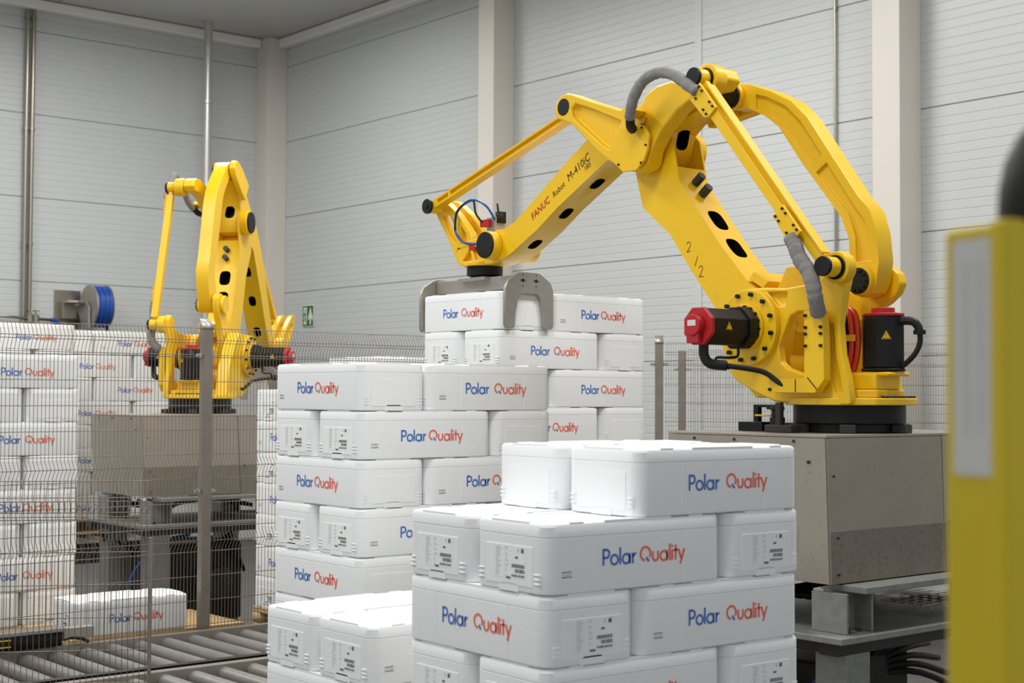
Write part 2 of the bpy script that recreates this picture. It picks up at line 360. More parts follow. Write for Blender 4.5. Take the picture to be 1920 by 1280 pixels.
# lettering: Polar Quality, drawn as strokes (unit = capital height)
def word_strokes(gap):
    S = []; x = 0.0; xh = .30; cy = .31; W = .15
    def add(pts, c=0, closed=False): S.append((pts, c, closed))
    add([(x+.065, 0), (x+.065, 1)]); add([(x+.065, .935), (x+.30, .935)]+arc(x+.30, .695, .24, 90, -90, 10)+[(x+.065, .455)]); x += .62
    add(arc(x+.33, cy, .285, 0, 345, 22), 0, True); x += .72
    add([(x+.065, 0), (x+.065, 1.03)]); x += .22
    add(arc(x+.33, cy, .285, 0, 345, 22), 0, True); add([(x+.625, 0), (x+.625, .64)]); x += .80
    add([(x+.065, 0), (x+.065, .64)]); add(arc(x+.32, .33, .25, 172, 85, 6)); x += .40 + gap
    add(arc(x+.44, .52, .405, -35, 265, 26), 1); add([(x+.50, .30), (x+.72, .03)], 2); x += .98
    add([(x+.07, .64), (x+.07, .27)]+arc(x+.29, .27, .215, 180, 360, 12)+[(x+.505, .64)], 1); x += .66
    add(arc(x+.33, cy, .285, 0, 345, 22), 1, True); add([(x+.625, 0), (x+.625, .64)], 1); x += .78
    add([(x+.065, 0), (x+.065, 1.03)], 1); x += .20
    add([(x+.065, 0), (x+.065, .64)], 1); add([(x+.065, .79), (x+.065, .93)], 1); x += .17
    add([(x+.19, 0), (x+.19, .93)], 1); add([(x+.0, .60), (x+.38, .60)], 1); x += .38
    add([(x+.05, .66), (x+.28, .06)], 1); add([(x+.56, .66), (x+.20, -.28)], 1); x += .6
    return S, x, W
def print_mesh(gap, label_end, code):
    bm = bmesh.new(); S, wid, W = word_strokes(gap); k = .0550
    for sy in (-1, 1):
        ex = Vector((1, 0, 0))*(-sy); ey = Vector((0, 0, 1)); ex = Vector((1, 0, 0)) if sy < 0 else Vector((-1, 0, 0))
        org = Vector((0, sy*(BW/2+.0012), .083)) + ex*(-wid*k/2+.025)
        for pts, c, closed in S:
            ribbon(bm, [(p[0]*k, p[1]*k) for p in pts], W*k, org+Vector((0, sy*.0003*(c == 2), 0)), ex, ey, closed, {0: 0, 1: 1, 2: 0}[c])
        if code:
            o2 = Vector((0, sy*(BW/2+.0012), 0)); rr = random.Random(5)
            for i, z in enumerate((.070, .062, .054)):
                x = -.335
                while x < -.295: l = rr.uniform(.003, .007); quad2(bm, o2, ex, ey, x, x+l*.7, z, z+.004, 2 if i != 1 else 3); x += l
    def done(b): o = link('print', b, [M['blue'], M['orange'], M['ink'], M['inklight'], M['foam']]); me = o.data; bpy.data.objects.remove(o); return me
    lettering = done(bm); bm = bmesh.new()
    if label_end:
        ex = Vector((0, 1, 0)); ey = Vector((0, 0, 1)); o2 = Vector((BL/2+.0028, 0, 0)); rr = random.Random(11)
        if label_end < 0: ex = -ex; o2.x = -o2.x
        quad2(bm, o2-Vector((.0006 if label_end > 0 else -.0006, 0, 0)), ex, ey, -.075, .092, .042, .146, 4)
        for j in range(16):
            z = .140-j*.0060; l = rr.uniform(.012, .032); quad2(bm, o2, ex, ey, -.068, -.068+l, z, z+.0022, 3)
            if j % 3 != 2: quad2(bm, o2, ex, ey, -.018, -.018+rr.uniform(.008, .02), z, z+.0022, 3)
        for (x0_, x1_, y0_, y1_) in ((.068, .082, .128, .142), (.036, .052, .108, .115), (-.012, .012, .040, .047)): quad2(bm, o2, ex, ey, x0_, x1_, y0_, y1_, 2)
        quad2(bm, o2, ex, ey, .05, .056, .13, .141, 3)
        for z, xs in ((.078, .018), (.062, .036), (.048, .018)):
            x = xs
            while x < .086:
                b_ = rr.choice((.0014, .0028, .0042)); quad2(bm, o2, ex, ey, x, x+b_, z, z+(.012 if z > .05 else .008), 2); x += b_+rr.choice((.0012, .0022))
    return lettering, done(bm)
prints = {}
for g in (0, 1):
    for le in (1, -1):
        for cd in (0, 1): prints[(g, le, cd)] = print_mesh(.27 if g == 0 else .60, le, cd)
def foam_box(center, rz, flip, label, group, gapv=None, lab=1):
    """flip turns the printed label end; centre is the bottom centre"""
    t = empty('foam_box', center, rz); tag(t, label, 'box', group)
    g = random.random() < .3 if gapv is None else gapv
    pm = prints[(int(g), -1 if flip else 1, int(random.random() < .5))]
    for nm, me in (('body', body_me), ('lid', lid_me), ('lettering', pm[0]), ('shipping_label', pm[1])):
        o = bpy.data.objects.new(nm, me); C.objects.link(o); o.parent = t
        if nm in ('lettering', 'shipping_label'): o['kind'] = 'stuff'
        if nm == 'lettering': o['label'] = 'blue and orange lettering'
    return t
ORD = ['top', 'second', 'third', 'fourth', 'fifth', 'sixth', 'seventh', 'eighth', 'ninth', 'tenth']
def pallet(u0, v0, z, label, lx=1.2, ly=.8, slats=7):
    """wooden pallet, its top at z; u0,v0 the near corner"""
    t = empty('wooden_pallet', UV(u0+lx/2, v0+ly/2, z-.144), YAW); tag(t, label, 'pallet')
    me = None
    for i in range(slats):
        y = -ly/2+.05+i*(ly-.1)/(slats-1)
        if me is None:
            bm = bmesh.new(); box(bm, -lx/2, lx/2, -.045, .045, .122, .144); o = link('deck_board', bm, M['wood'], t, bevel=.003); me = o.data
        else: o = bpy.data.objects.new('deck_board', me); C.objects.link(o); o.parent = t
        o.location.y = y
    for x in (-lx/2+.0725, 0, lx/2-.0725):
        bm = bmesh.new(); box(bm, x-.0725, x+.0725, -ly/2, ly/2, .100, .122); link('cross_board', bm, M['wood'], t)
        bm = bmesh.new()
        for y in (-ly/2+.05, 0, ly/2-.05): box(bm, x-.0725, x+.0725, y-.05, y+.05, .022, .100); 
        link('block_row', bm, M['wood'], t)
    for y in (-ly/2+.05, 0, ly/2-.05):
        bm = bmesh.new(); box(bm, -lx/2, lx/2, y-.05, y+.05, 0, .022); link('bottom_board', bm, M['wood'], t)
def stack(nm, u0, v0, ztop, layers, first=0, yaw=YAW, skip=(), rev=False, where=None, dj=.0015, pallet_label=None, wide=False):
    """three boxes a layer on a 1200 x 800 pallet: even layers have one box across and two lengthwise"""
    cu, sv = math.cos(yaw), math.sin(yaw); P0 = UV(u0, v0)
    names = where or {}
    for l in range(layers):
        zb = ztop-(l+1)*BH-.0005; kind = (l+first) % 2
        if kind == 0: L = [('u', BW/2, .4, 'left cross box'), ('l', BW+.012+BL/2, BW/2, 'right front box'), ('l', BW+.012+BL/2, .8-BW/2, 'right back box')]
        else: L = [('l', BL/2, BW/2, 'left front box'), ('l', BL/2, .8-BW/2, 'left back box'), ('u', 1.208-BW/2, .4, 'right cross box')]
        for i, (k, a, b, pos) in enumerate(L):
            if (l, i) in skip: continue
            a += random.uniform(-dj, dj); b += random.uniform(-dj, dj)
            p = P0+Vector((a*cu-b*sv, a*sv+b*cu, 0)); p.z = zb
            rz = yaw+(0 if k == 'l' else -PI/2)+random.uniform(-.002, .002)
            # label end: lengthwise boxes of odd layers show it on the left face, the cross box at the left end shows it at the front when rev
            flip = (kind == 1) if k == 'l' else False
            if k == 'u': flip = not rev if kind == 0 else not rev
            foam_box(p, rz, flip, 'foam box, %s layer from top, %s, %s' % (ORD[l], nm, pos), 'foam boxes of the '+nm)
    if pallet_label: pallet(u0, v0, ztop-layers*BH-.002, pallet_label)
BH_ = BH
stack('front right stack', 3.12, 3.575, 1.975, 6, 0, .656, skip=((0, 0),), rev=True, pallet_label='wooden pallet under the front right stack of foam boxes')
stack('low front left stack', 3.22, 4.70, 1.27, 3, 1, YAW, pallet_label='wooden pallet under the low stack at the front left')
stack('middle stack', 3.935, 5.85, 2.308, 7, 0, .689, pallet_label='wooden pallet under the middle stack of foam boxes')
stack('stack under the gripper', 5.555, 6.772, 2.777, 9, 0, YAW, pallet_label='wooden pallet under the stack held by the gripper')
def far_stack(nm, px, v, ztop, layers, first, pl, end=False): 
    u = u_at(px, v)-(1.2 if end else 0); stack(nm, u, v, ztop, layers, first, YAW, pallet_label=pl)
far_stack('leftmost fenced stack', 151, 9.95, 2.42, 8, 0, 'wooden pallet under the leftmost fenced stack', True)
P8 = (5.68, 9.06); stack('narrow stack right of fence post', P8[0], P8[1], 2.19, 7, 1, YAW, pallet_label='wooden pallet under the narrow fenced stack right of the post')
stack('far upper left stack', u_at(142, 13.0)-1.2, 13.0, 2.78, 8, 0, YAW, pallet_label='wooden pallet under the far stack at the upper left')
stack('far stack beside small robot', 5.80, 13.88, 2.775, 8, 0, YAW, pallet_label='wooden pallet under the far stack beside the small robot')
stack('fenced stack behind middle stack', 6.95, 10.05, 2.47, 8, 1, YAW, pallet_label='wooden pallet under the fenced stack behind the middle stack')
foam_box(UV(3.97+.39, 9.11+BW/2, .582), YAW-.02, True, 'single foam box lying alone on a pallet behind the fence', None, False)
pallet(3.93, 9.10, .58, 'light wooden pallet carrying the single foam box', 1.25, .8, 8)

# ------------------------------------------------------------------ roller conveyors
def conveyor(name, u0, u1, v0, v1, ztop, label, rails=True, pitch=.19, leg_step=1.6, axis='v'):
    t = empty(name, UV((u0+u1)/2, (v0+v1)/2, 0), YAW); tag(t, label, 'conveyor')
    lx, ly = u1-u0, v1-v0
    if axis == 'u': t.rotation_euler = (0, 0, YAW+PI/2); lx, ly = ly, lx
    bm = bmesh.new(); cyl(bm, 0, ztop-.049, .047, -ly/2+.03, ly/2-.03, 'y', 16); bmesh.ops.translate(bm, verts=bm.verts[:], vec=(0, 0, 0))
    me = None; n = int(lx/pitch)
    for i in range(n):
        if me is None: o = link('roller', bm, M['roller'], t); me = o.data
        else: o = bpy.data.objects.new('roller', me); C.objects.link(o); o.parent = t
        o.location.x = -lx/2+pitch/2+i*pitch
    for s in (-1, 1):
        bm = bmesh.new(); y = s*(ly/2); a, b = min(y, y-s*.03), max(y, y-s*.03)
        box(bm, -lx/2, lx/2, a, b, ztop-.17, ztop+.012); a, b = min(y-s*.03, y-s*.055), max(y-s*.03, y-s*.055)
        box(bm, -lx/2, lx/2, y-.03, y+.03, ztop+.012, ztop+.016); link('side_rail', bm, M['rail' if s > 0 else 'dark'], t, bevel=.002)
    x = -lx/2+.2
    while x < lx/2:
        for s in (-1, 1):
            bm = bmesh.new(); box(bm, x-.03, x+.03, s*(ly/2-.06)-.02, s*(ly/2-.06)+.02, .01, ztop-.17); box(bm, x-.06, x+.06, s*(ly/2-.06)-.04, s*(ly/2-.06)+.04, 0, .01); link('leg', bm, M['galv'], t)
        x += leg_step
    return t
conveyor('roller_conveyor', 2.3, 5.9, 7.88, 8.90, .575, 'steel roller conveyor in front of the fence, nearer the fence')
conveyor('roller_conveyor', 2.3, 5.4, 6.74, 7.80, .565, 'steel roller conveyor at the lower left edge, nearer the camera')
conveyor('roller_conveyor', 2.9, 4.6, 3.3, 5.75, .425, 'steel roller conveyor under the two front stacks', axis='u')
conveyor('roller_conveyor', 3.7, 5.35, 5.78, 6.72, .53, 'steel roller conveyor under the middle stack', axis='u')
conveyor('roller_conveyor', 5.45, 6.9, 6.74, 7.62, .53, 'steel roller conveyor under the stack held by the gripper', axis='u')
conveyor('roller_conveyor', 3.0, 8.3, 9.08, 9.90, .395, 'steel roller conveyor just behind the wire fence', pitch=.22)
conveyor('roller_conveyor', 2.4, 5.0, 9.95, 10.8, .40, 'steel roller conveyor under the leftmost fenced stack')
conveyor('roller_conveyor', 6.6, 8.5, 10.0, 10.9, .47, 'steel roller conveyor under the fenced stack behind the middle stack')
conveyor('roller_conveyor', 3.6, 7.2, 12.95, 14.75, .77, 'long roller conveyor under the two far stacks')

# ------------------------------------------------------------------ wire fences
def fence(name, p0, p1, z0, z1, panels, label, wire=.0255, pitch=.163, folds=(0.0, .93, 1.43), post=True, side=-1, postm='post', r=.0022, amp=.042, fr=.0025, cap=True, posts=None, clamp=True, bounds=None):
    """3D-profile wire mesh panels between square posts; p0,p1 world xy; side = which way the folds bulge"""
    p0 = Vector((p0.x, p0.y, 0)); p1 = Vector((p1.x, p1.y, 0)); d = (p1-p0); L = d.length; rz = math.atan2(d.y, d.x)
    t = empty(name, p0, rz); tag(t, label, 'fence')
    pw = L/panels; H = z1-z0
    bnd = bounds or [k*pw for k in range(panels+1)]
    zf = []           # profile (z, offset)
    zf.append((z1, 0))
    for f in folds:
        zc = z1-f
        if f: zf += [(zc+.055, 0)]
        zf += [(zc-(.085 if not f else 0), side*amp), (zc-(.17 if not f else .055), 0)]
    zf.append((z0, 0))
    for k in range(panels):
        bm = bmesh.new(); x = bnd[k]+.06
        def wirev(x):
            rr_ = r
            prev = None
            for z, o in zf:
                ring = [bm.verts.new((x+rr_*a, o+rr_*b, z)) for a, b in ((1, 0), (-.5, .87), (-.5, -.87))]
                if prev:
                    for j in range(3): bm.faces.new((prev[j], ring[j], ring[(j+1) % 3], prev[(j+1) % 3]))
                prev = ring
        while x < bnd[k+1]-.05: wirev(x); x += wire
        def wireh(z, o):
            a, b = bnd[k]+.05, bnd[k+1]-.045; q = [(fr, 0), (0, fr), (-fr, 0), (0, -fr)]; s = o-side*0.004
            A = [bm.verts.new((a, s+i, z+j)) for i, j in q]; B = [bm.verts.new((b, s+i, z+j)) for i, j in q]
            for j in range(4): bm.faces.new((A[j], B[j], B[(j+1) % 4], A[(j+1) % 4]))
        wireh(z1-.004, 0); wireh(z1-.085, side*amp); wireh(z1-.105, side*amp*.8)
        zz = z1-.20; wireh(z1-.185, 0)
        while zz > z0+.05:
            wireh(zz, 0); zz -= pitch
        for f in folds[1:]: wireh(z1-f, side*amp)
        o = link('wire_mesh', bm, M['fence'], t, smooth=80); o['kind'] = 'stuff'
    for x in (posts if posts is not None else bnd):
        bm = bmesh.new(); s = .034; box(bm, x-s, x+s, -s, s, 0, z1-.01); po = link('post', bm, M[postm], t, bevel=.004)
        if cap:
            bm = bmesh.new(); vs_ = box(bm, x-s-.002, x+s+.002, -s-.002, s+.002, z1-.012, z1+.012)
            for v in vs_[4:]:
                if (v.co.y*side) < 0: v.co.z += .05
            link('post_cap', bm, M['grip'], po)
        if clamp:
            for z in (z1-.19, z1-1.1, z0+.2):
                for sx in (-1, 1):
                    bm = bmesh.new(); a, b = sorted((x+sx*.036, x+sx*.062)); box(bm, a, b, -.018, .018, z-.014, z+.014); a, b = sorted((x+sx*.062, x+sx*.078)); box(bm, a, b, -.01, .01, z-.01, z+.01); link('clamp', bm, M['grip'], po, bevel=.003)
    return t
vF = 9.02
uP = u_at(387, vF); zF = 2.60
pan = 2.45
fence('wire_fence', UV(uP-pan, vF), UV(uP+3.3, vF), .10, zF, 3, 'tall wire mesh fence with a steel post in front of the small robot', bounds=[0, pan, pan+2.0, pan+3.3])
# lower gate panel in front of the conveyor
def xy_at(px, Y): return Vector(((px-960)/2780.6*Y, Y, 0))
a = xy_at(-110, 7.45); b = xy_at(303, 7.62)
fence('low_wire_gate', a, b, .60, 1.71, 1, 'lower wire mesh panel at the left edge, in front of the rollers', wire=.029, pitch=.165, folds=(0.0, .16), posts=[], cap=False, clamp=False, amp=.05)
bm = bmesh.new(); p = xy_at(287, 7.58); cyl(bm, p.x, p.y, .011, 0, 1.42, 'z', 10); tag(link('gate_rod', bm, M['post']), 'thin brown steel rod standing at the low wire panel', 'rod')
# fence behind the large robot
a = xy_at(1180, 12.9); b = xy_at(1236, 12.9); dd = 2.45
A0 = xy_at(1236, 12.9)
fence('wire_fence', A0, A0+Vector((2.86, -.06, 0)), .1, 2.62, 2, 'pale wire mesh fence behind the large robot', wire=.0215, pitch=.162, fr=.002, r=.0017)
A1 = xy_at(1100, 13.0)
fence('wire_fence', A1, A0-Vector((.09, 0, 0)), .1, 2.62, 1, 'short wire fence panel right of the gripper stack', wire=.0215, pitch=.162, posts=[], fr=.002, r=.0017)
# a farther fence line towards the column
A2 = xy_at(1279, 14.2)
fence('wire_fence', A2, A2+Vector((1.35, -.30, 0)), .1, 2.60, 1, 'farther wire fence piece with its own post near the right wall', wire=.03, pitch=.162, posts=[0], fr=.0018, r=.0015, cap=False)

# ------------------------------------------------------------------ robot plinths
def plinth(u0, v0, label, lx=1.35, ly=.95, ext=.5):
    """steel-clad base on an open frame of galvanised sections; u0,v0 = near corner of the top"""
    t = empty('robot_plinth', UV(u0+lx/2, v0+ly/2, 0), YAW); tag(t, label, 'plinth'); hx, hy = lx/2, ly/2
    zt, zb, tp = 1.985, 1.335, .045
    def frus(a, b):
        bm = bmesh.new(); return bm
    bm = bmesh.new(); box(bm, -hx, hx, -hy, hy, zt-.012, zt); link('top_plate', bm, M['steel'], t, bevel=.002)
    g = .003
    # cladding sheets, one per side, leaning slightly inwards to the bottom
    def sheet(pts, nrm):
        bm = bmesh.new(); A = [Vector(p) for p in pts]; nn = Vector(nrm)*.004
        q = [bm.verts.new(p+nn) for p in A]+[bm.verts.new(p-nn) for p in A]
        for f in ((0,1,2,3),(7,6,5,4),(0,4,5,1),(1,5,6,2),(2,6,7,3),(3,7,4,0)): bm.faces.new([q[i] for i in f])
        bmesh.ops.recalc_face_normals(bm, faces=bm.faces[:])
        return link('cladding_sheet', bm, M['steel'], t)
    z1 = zt-.014; bx, by = hx-tp*.9, hy-.01; sx = hx-.62
    sheet([(-hx, hy-g, z1), (-hx, -hy+g, z1), (-bx, -by+g, zb), (-bx, by-g, zb)], (-1, 0, 0))
    sheet([(-hx+g, -hy, z1), (-sx*.0+.18-g, -hy, z1), (.22-g, -by, zb), (-bx+g, -by, zb)], (0, -1, 0))
    sheet([(.18+g, -hy, z1), (hx-g, -hy, z1), (bx-g, -by, zb), (.22+g, -by, zb)], (0, -1, 0))
    sheet([(hx, -hy+g, z1), (hx, hy-g, z1), (bx, by-g, zb), (bx, -by+g, zb)], (1, 0, 0))
    sheet([(hx-g, hy, z1), (-hx+g, hy, z1), (-bx+g, by, zb), (bx-g, by, zb)], (0, 1, 0))
    fz_ = .36
    def lerp(a, b, t): return tuple(a[i]+(b[i]-a[i])*t for i in range(3))
    for (ta, tb, ba, bb) in (((-hx+g, -hy, z1), (.18-g, -hy, z1), (-bx+g, -by, zb), (.22-g, -by, zb)), ((.18+g, -hy, z1), (hx-g, -hy, z1), (.22+g, -by, zb), (bx-g, -by, zb))):
        a_, b_ = lerp(ba, ta, fz_), lerp(bb, tb, fz_); o = sheet([a_, b_, bb, ba], (0, 0, 0)) if False else None
        bm = bmesh.new(); A = [Vector(q) for q in (a_, b_, bb, ba)]; q = [bm.verts.new(p_+Vector((0, -.0075, 0))) for p_ in A]+[bm.verts.new(p_+Vector((0, -.004, 0))) for p_ in A]
        for f in ((0,1,2,3),(7,6,5,4),(0,4,5,1),(1,5,6,2),(2,6,7,3),(3,7,4,0)): bm.faces.new([q[i] for i in f])
        bmesh.ops.recalc_face_normals(bm, faces=bm.faces[:]); link('cladding_strip', bm, M['steeld'], t)['label'] = 'darker lower strip'
    bm = bmesh.new()
    for (x, z) in ((-hx+.02, zt-.18), (-hx+.05, zt-.45), (-hx+.055, zt-.61)): cyl(bm, x+.03, z, .006, -hy-.006, -hy+.01, 'y', 8)
    for (y, z) in ((-.3, zt-.03), (.05, zt-.03), (.3, zt-.03), (-.38, zt-.12)): cyl(bm, y, z, .007, -hx-.008, -hx+.01, 'x', 8)
    for x in (.25, .6): cyl(bm, x, zt-.42, .008, -hy-.01, -hy+.02, 'y', 8)
    link('rivets', bm, M['dark'], t)['kind'] = 'stuff'
    # upper flange beams and H legs
    for (xa, xb, ya, yb) in ((-hx+.12, hx+ext, -hy-.12, -hy+.06), (-hx+.12, hx+ext, hy-.16, hy+.02)):
        bm = bmesh.new(); box(bm, xa, xb, ya, yb, zb-.036, zb-.006); link('flange_beam', bm, M['galv'], t, bevel=.004)
    for cx in (-hx+.15, hx-.15):
        for cy in (-hy+.03, hy-.15):
            bm = bmesh.new(); z0_, z1_ = 1.125, zb-.036; s = .095
            box(bm, cx-s, cx-s+.014, cy-s, cy+s, z0_, z1_); box(bm, cx+s-.014, cx+s, cy-s, cy+s, z0_, z1_); box(bm, cx-s+.014, cx+s-.014, cy-.006, cy+.006, z0_, z1_)
            o = link('h_leg', bm, M['galv'], t, bevel=.002)
            bm = bmesh.new()
            for q in (-.04, .04): cyl(bm, cx+q, cy-s*.6, .013, 1.12, 1.138, 'z', 6)
            link('bolt_pair', bm, M['dark'], o)
            bm = bmesh.new(); s2 = .085; box(bm, cx-s2, cx+s2, cy-s2, cy+s2, .02, 1.04); o = link('column', bm, M['galv'], t, bevel=.006)
            bm = bmesh.new(); box(bm, cx-.16, cx+.16, cy-.16, cy+.16, 0, .02); link('foot_plate', bm, M['galv'], o)
    bm = bmesh.new(); box(bm, -hx-.05, hx+ext, -hy-.12, hy+.05, 1.095, 1.124); link('lower_plate', bm, M['galv'], t, bevel=.004)
    bm = bmesh.new()
    for y in (-hy-.06, hy-.06): box(bm, -hx+.0, hx+ext-.1, y, y+.1, 1.035, 1.095)
    for x in (-hx+.02, hx-.12): box(bm, x, x+.1, -hy, hy, 1.04, 1.095)
    link('bearer', bm, M['dark'], t, bevel=.004)
    # drive gear, cable looms and tray inside the frame
    bm = bmesh.new(); box(bm, -.25, .45, -.1, .3, .25, .9); cyl(bm, .1, .6, .13, -.38, -.1, 'y', 20); box(bm, -.45, -.28, .0, .3, .5, .8); link('drive_unit', bm, M['dark'], t, bevel=.02)
    bm = bmesh.new()
    for i in range(6):
        z = 1.0-.05*i; tube(bm, [(-hx+.05*i, .3, z), (-.1, .1+.05*i, z-.25), (.3, -.1, .95-.03*i), (hx+ext-.3, .2-.06*i, 1.0-.07*i)], .016)
        tube(bm, [(-.5+.1*i, .35, 1.25), (-.2, .25-.05*i, 1.2), (.2, .05*i, 1.27), (hx+ext-.2, .3-.07*i, 1.2)], .018)
    link('cable_loom', bm, M['rubber'], t)
    bm = bmesh.new(); tube(bm, [(-hx-.02, -.2, .25), (-hx+.05, -.25, .7), (-hx+.3, -.28, .95), (-.1, -.2, .99)], .014); link('blue_air_hose', bm, M['hose'], t)
    bm = bmesh.new()
    for i in range(5): tube(bm, [(.2, -.35+.05*i, 1.16), (hx+ext, -.35+.06*i, 1.16)], .005, 6, 0)
    for i in range(12 if ext > .3 else 6): tube(bm, [(.25+.08*i, -.37, 1.155), (.25+.08*i, -.08, 1.155)], .004, 6, 0)
    for x in (.25, .6): tube(bm, [(x, -.37, 1.155), (x, -.37, 1.125)], .004, 6, 0)
    link('wire_cable_tray', bm, M['grip'], t)
    return t
plinth(5.18, 4.09, 'stainless clad plinth and steel frame carrying the large robot')
plinth(5.25, 10.88, 'stainless clad plinth and steel frame carrying the small robot', ext=.1)

# ------------------------------------------------------------------ the palletizing robots
def robot(loc, az, d2, d3, label, near=True):
    root = empty('palletizing_robot', loc, az); tag(root, label, 'robot', 'palletizing robots')
    A = (.38, .50); B = (1.175, 1.49); CC = (.695, 1.70); D = (-.10, .71); T = (-.165, .755); F = (1.765, 1.78); WR = (2.55, 1.07)
    def rot(p, a, c=(0, 0)): x, z = p[0]-c[0], p[1]-c[1]; k, s = math.cos(a), math.sin(a); return (c[0]+k*x-s*z, c[1]+s*x+k*z)
    def sub(p, q): return (p[0]-q[0], p[1]-q[1])
    def add(p, q): return (p[0]+q[0], p[1]+q[1])
    dAB = sub(B, A); B2 = add(A, rot(dAB, d2)); D2 = add(A, rot(sub(D, A), d3)); G = add(T, dAB)
    F2 = add(B2, sub(F, B)); W2 = add(B2, rot(sub(WR, B), d3)); V = add(F, sub(WR, B))
    V2 = add(W2, sub(V, WR))
    ID = lambda p: p
    tL = lambda p: rot(p, d2, A)                         # lower arm
    tU = lambda p: add(B2, rot(sub(p, B), d3))           # upper arm
    tK = lambda p: add(p, sub(B2, B))                    # crank, keeps its orientation
    t1 = lambda p: add(T, rot(sub(p, T), d2))            # thin upright link
    t2 = lambda p: add(F2, rot(sub(p, F), d3))           # front link
    t3 = lambda p: add(D2, rot(sub(p, D), d2))           # curved rear link
    tD = lambda p: add(A, rot(sub(p, A), d3))            # rear crank
    tW = lambda p: add(p, sub(W2, WR))                   # wrist and gripper
    def part(name, tf, outline, w0, w1, m='yellow', bevel=.006, extra=None, parent=None, label_=None, seg=2):
        bm = bmesh.new()
        if outline: prism(bm, [tf(p) for p in outline], w0, w1)
        if extra: extra(bm)
        o = link(name, bm, M[m] if isinstance(m, str) else m, parent or root, bevel=bevel, seg=seg)
        if label_: o['label'] = label_
        if name in ('flange_bolts', 'duct_bolts', 'channel_bolts', 'cover_bolts'): o['kind'] = 'stuff'
        return o
    def cy(tf, c, r, w0, w1, n=28, mi=0):
        def f(bm): cc = tf(c); cyl(bm, cc[0], cc[1], r, w0, w1, 'y', n, mi)
        return f
    def many(*fs):
        def f(bm):
            for g in fs: g(bm)
        return f
    def bolts(tf, c, R, r, n, w0, w1, a0=0.0):
        def f(bm):
            for i in range(n):
                p = (c[0]+R*math.cos(a0+2*PI*i/n), c[1]+R*math.sin(a0+2*PI*i/n)); p = tf(p); cyl(bm, p[0], p[1], r, w0, w1, 'y', 8)
        return f
    def cutp(tf, outline, w0, w1):
        def f(bm): prism(bm, [tf(p) for p in outline], w0, w1)
        return f
    def ccut(o, cutters, pm=None): cutout(o, cutters, pm)
    # ---- base
    def base(bm): cyl(bm, 0, 0, .235, 0, .042, 'z', 40); cyl(bm, 0, 0, .262, .042, .128, 'z', 48)
    bm = bmesh.new(); base(bm); link('base_ring', bm, M['black'], root, bevel=.004)
    bm = bmesh.new()
    for a in (0.4, 1.2, 2.2, 3.3, 4.3, 5.4):
        x, y = .27*math.cos(a), .27*math.sin(a)
        prism(bm, [(x+.05*math.cos(a+q), y+.05*math.sin(a+q)) for q in (-.8, .8, PI-.8, PI+.8)], 0, .04, 'z')
    link('base_foot', bm, M['dark'], root, bevel=.004)
    # turntable: round skirt plus stepped rear housing
    bm = bmesh.new()
    prism(bm, [(.30*math.cos(t), .30*math.sin(t)) for t in [2*PI*i/44 for i in range(44)]], .128, .162, 'z')
    prism(bm, [(-.315, -.06), (-.315, .06), (-.28, .17), (-.05, .30), (.1, .26), (.1, -.26), (-.05, -.30), (-.28, -.15)], .1285, .1615, 'z')
    link('turntable', bm, M['yellow'], root, bevel=.006)
    bm = bmesh.new(); prism(bm, [(-.25, -.09), (-.25, .12), (-.2, .19), (.15, .2), (.15, -.2), (-.18, -.16)], .16, .20, 'z'); prism(bm, [(-.235, -.08), (-.235, .11), (.1, .17), (.1, -.17)], .20, .275, 'z')
    prism(bm, [(-.29, -.08), (-.29, .09), (-.06, .11), (-.06, -.11)], .262, .282, 'z'); link('rear_housing', bm, M['yellow'], root, bevel=.012)
    bm = bmesh.new()
    for y in (-.09, -.03, .03, .09): box(bm, -.295, -.262, y-.02, y+.02, .162, .172)
    link('bolt_row', bm, M['dark'], root)
    # first motor, upright
    mo = []
    bm = bmesh.new(); cyl(bm, -.195, 0, .105, .285, .30, 'z', 8, rot=PI/8); cyl(bm, -.195, 0, .098, .30, .54, 'z', 8, rot=PI/8); j1 = link('yaw_motor', bm, M['black'], root, bevel=.008)
    bm = bmesh.new(); cyl(bm, -.195, 0, .100, .54, .556, 'z', 8, rot=PI/8); cyl(bm, -.195, 0, .055, .556, .582, 'z', 16); link('motor_cover', bm, M['red'], j1, bevel=.005)
    bm = bmesh.new(); tube(bm, [(-.28, -.02, .52), (-.33, -.04, .515), (-.352, -.05, .49), (-.36, -.05, .46)], .02); tube(bm, [(-.36, -.05, .47), (-.362, -.05, .42), (-.345, -.04, .37), (-.31, -.03, .33), (-.27, -.02, .30)], .0125); cyl(bm, -.36, -.05, .028, .455, .475, 'z', 12); link('power_lead', bm, M['rubber'], j1)
    def warn(parent, c, ex, ey, s):
        bm = bmesh.new(); n_ = ex.cross(ey)
        for k, (q, mi, off) in enumerate(((1, 0, 0), (.86, 1, .0006), (.72, 0, .0012))):
            f = bm.faces.new([bm.verts.new(c+ex*(x*s*q)+ey*((y)*s*q)+n_*off) for x, y in ((-.5, -.36), (.5, -.36), (0, .5))]); f.material_index = mi
        ribbon(bm, [(.02*s/.05*.05/ s*0, .2*s), (-.06*s, .02*s), (.04*s, .02*s), (-.02*s, -.2*s)], .05*s, c+n_*.0018, ex, ey, mi=1)
        link('warning_sticker', bm, [M['warn'], M['black']], parent)
    cr = .098*math.cos(PI/8)+.0012
    a_ = PI*.75   # face pointing back left
    nrm = Vector((math.cos(PI*.75), math.sin(PI*.75), 0)); exx = Vector((0, 0, 1)).cross(nrm)
    warn(j1, Vector((-.195, 0, .45))+nrm*cr, exx, Vector((0, 0, 1)), .046)
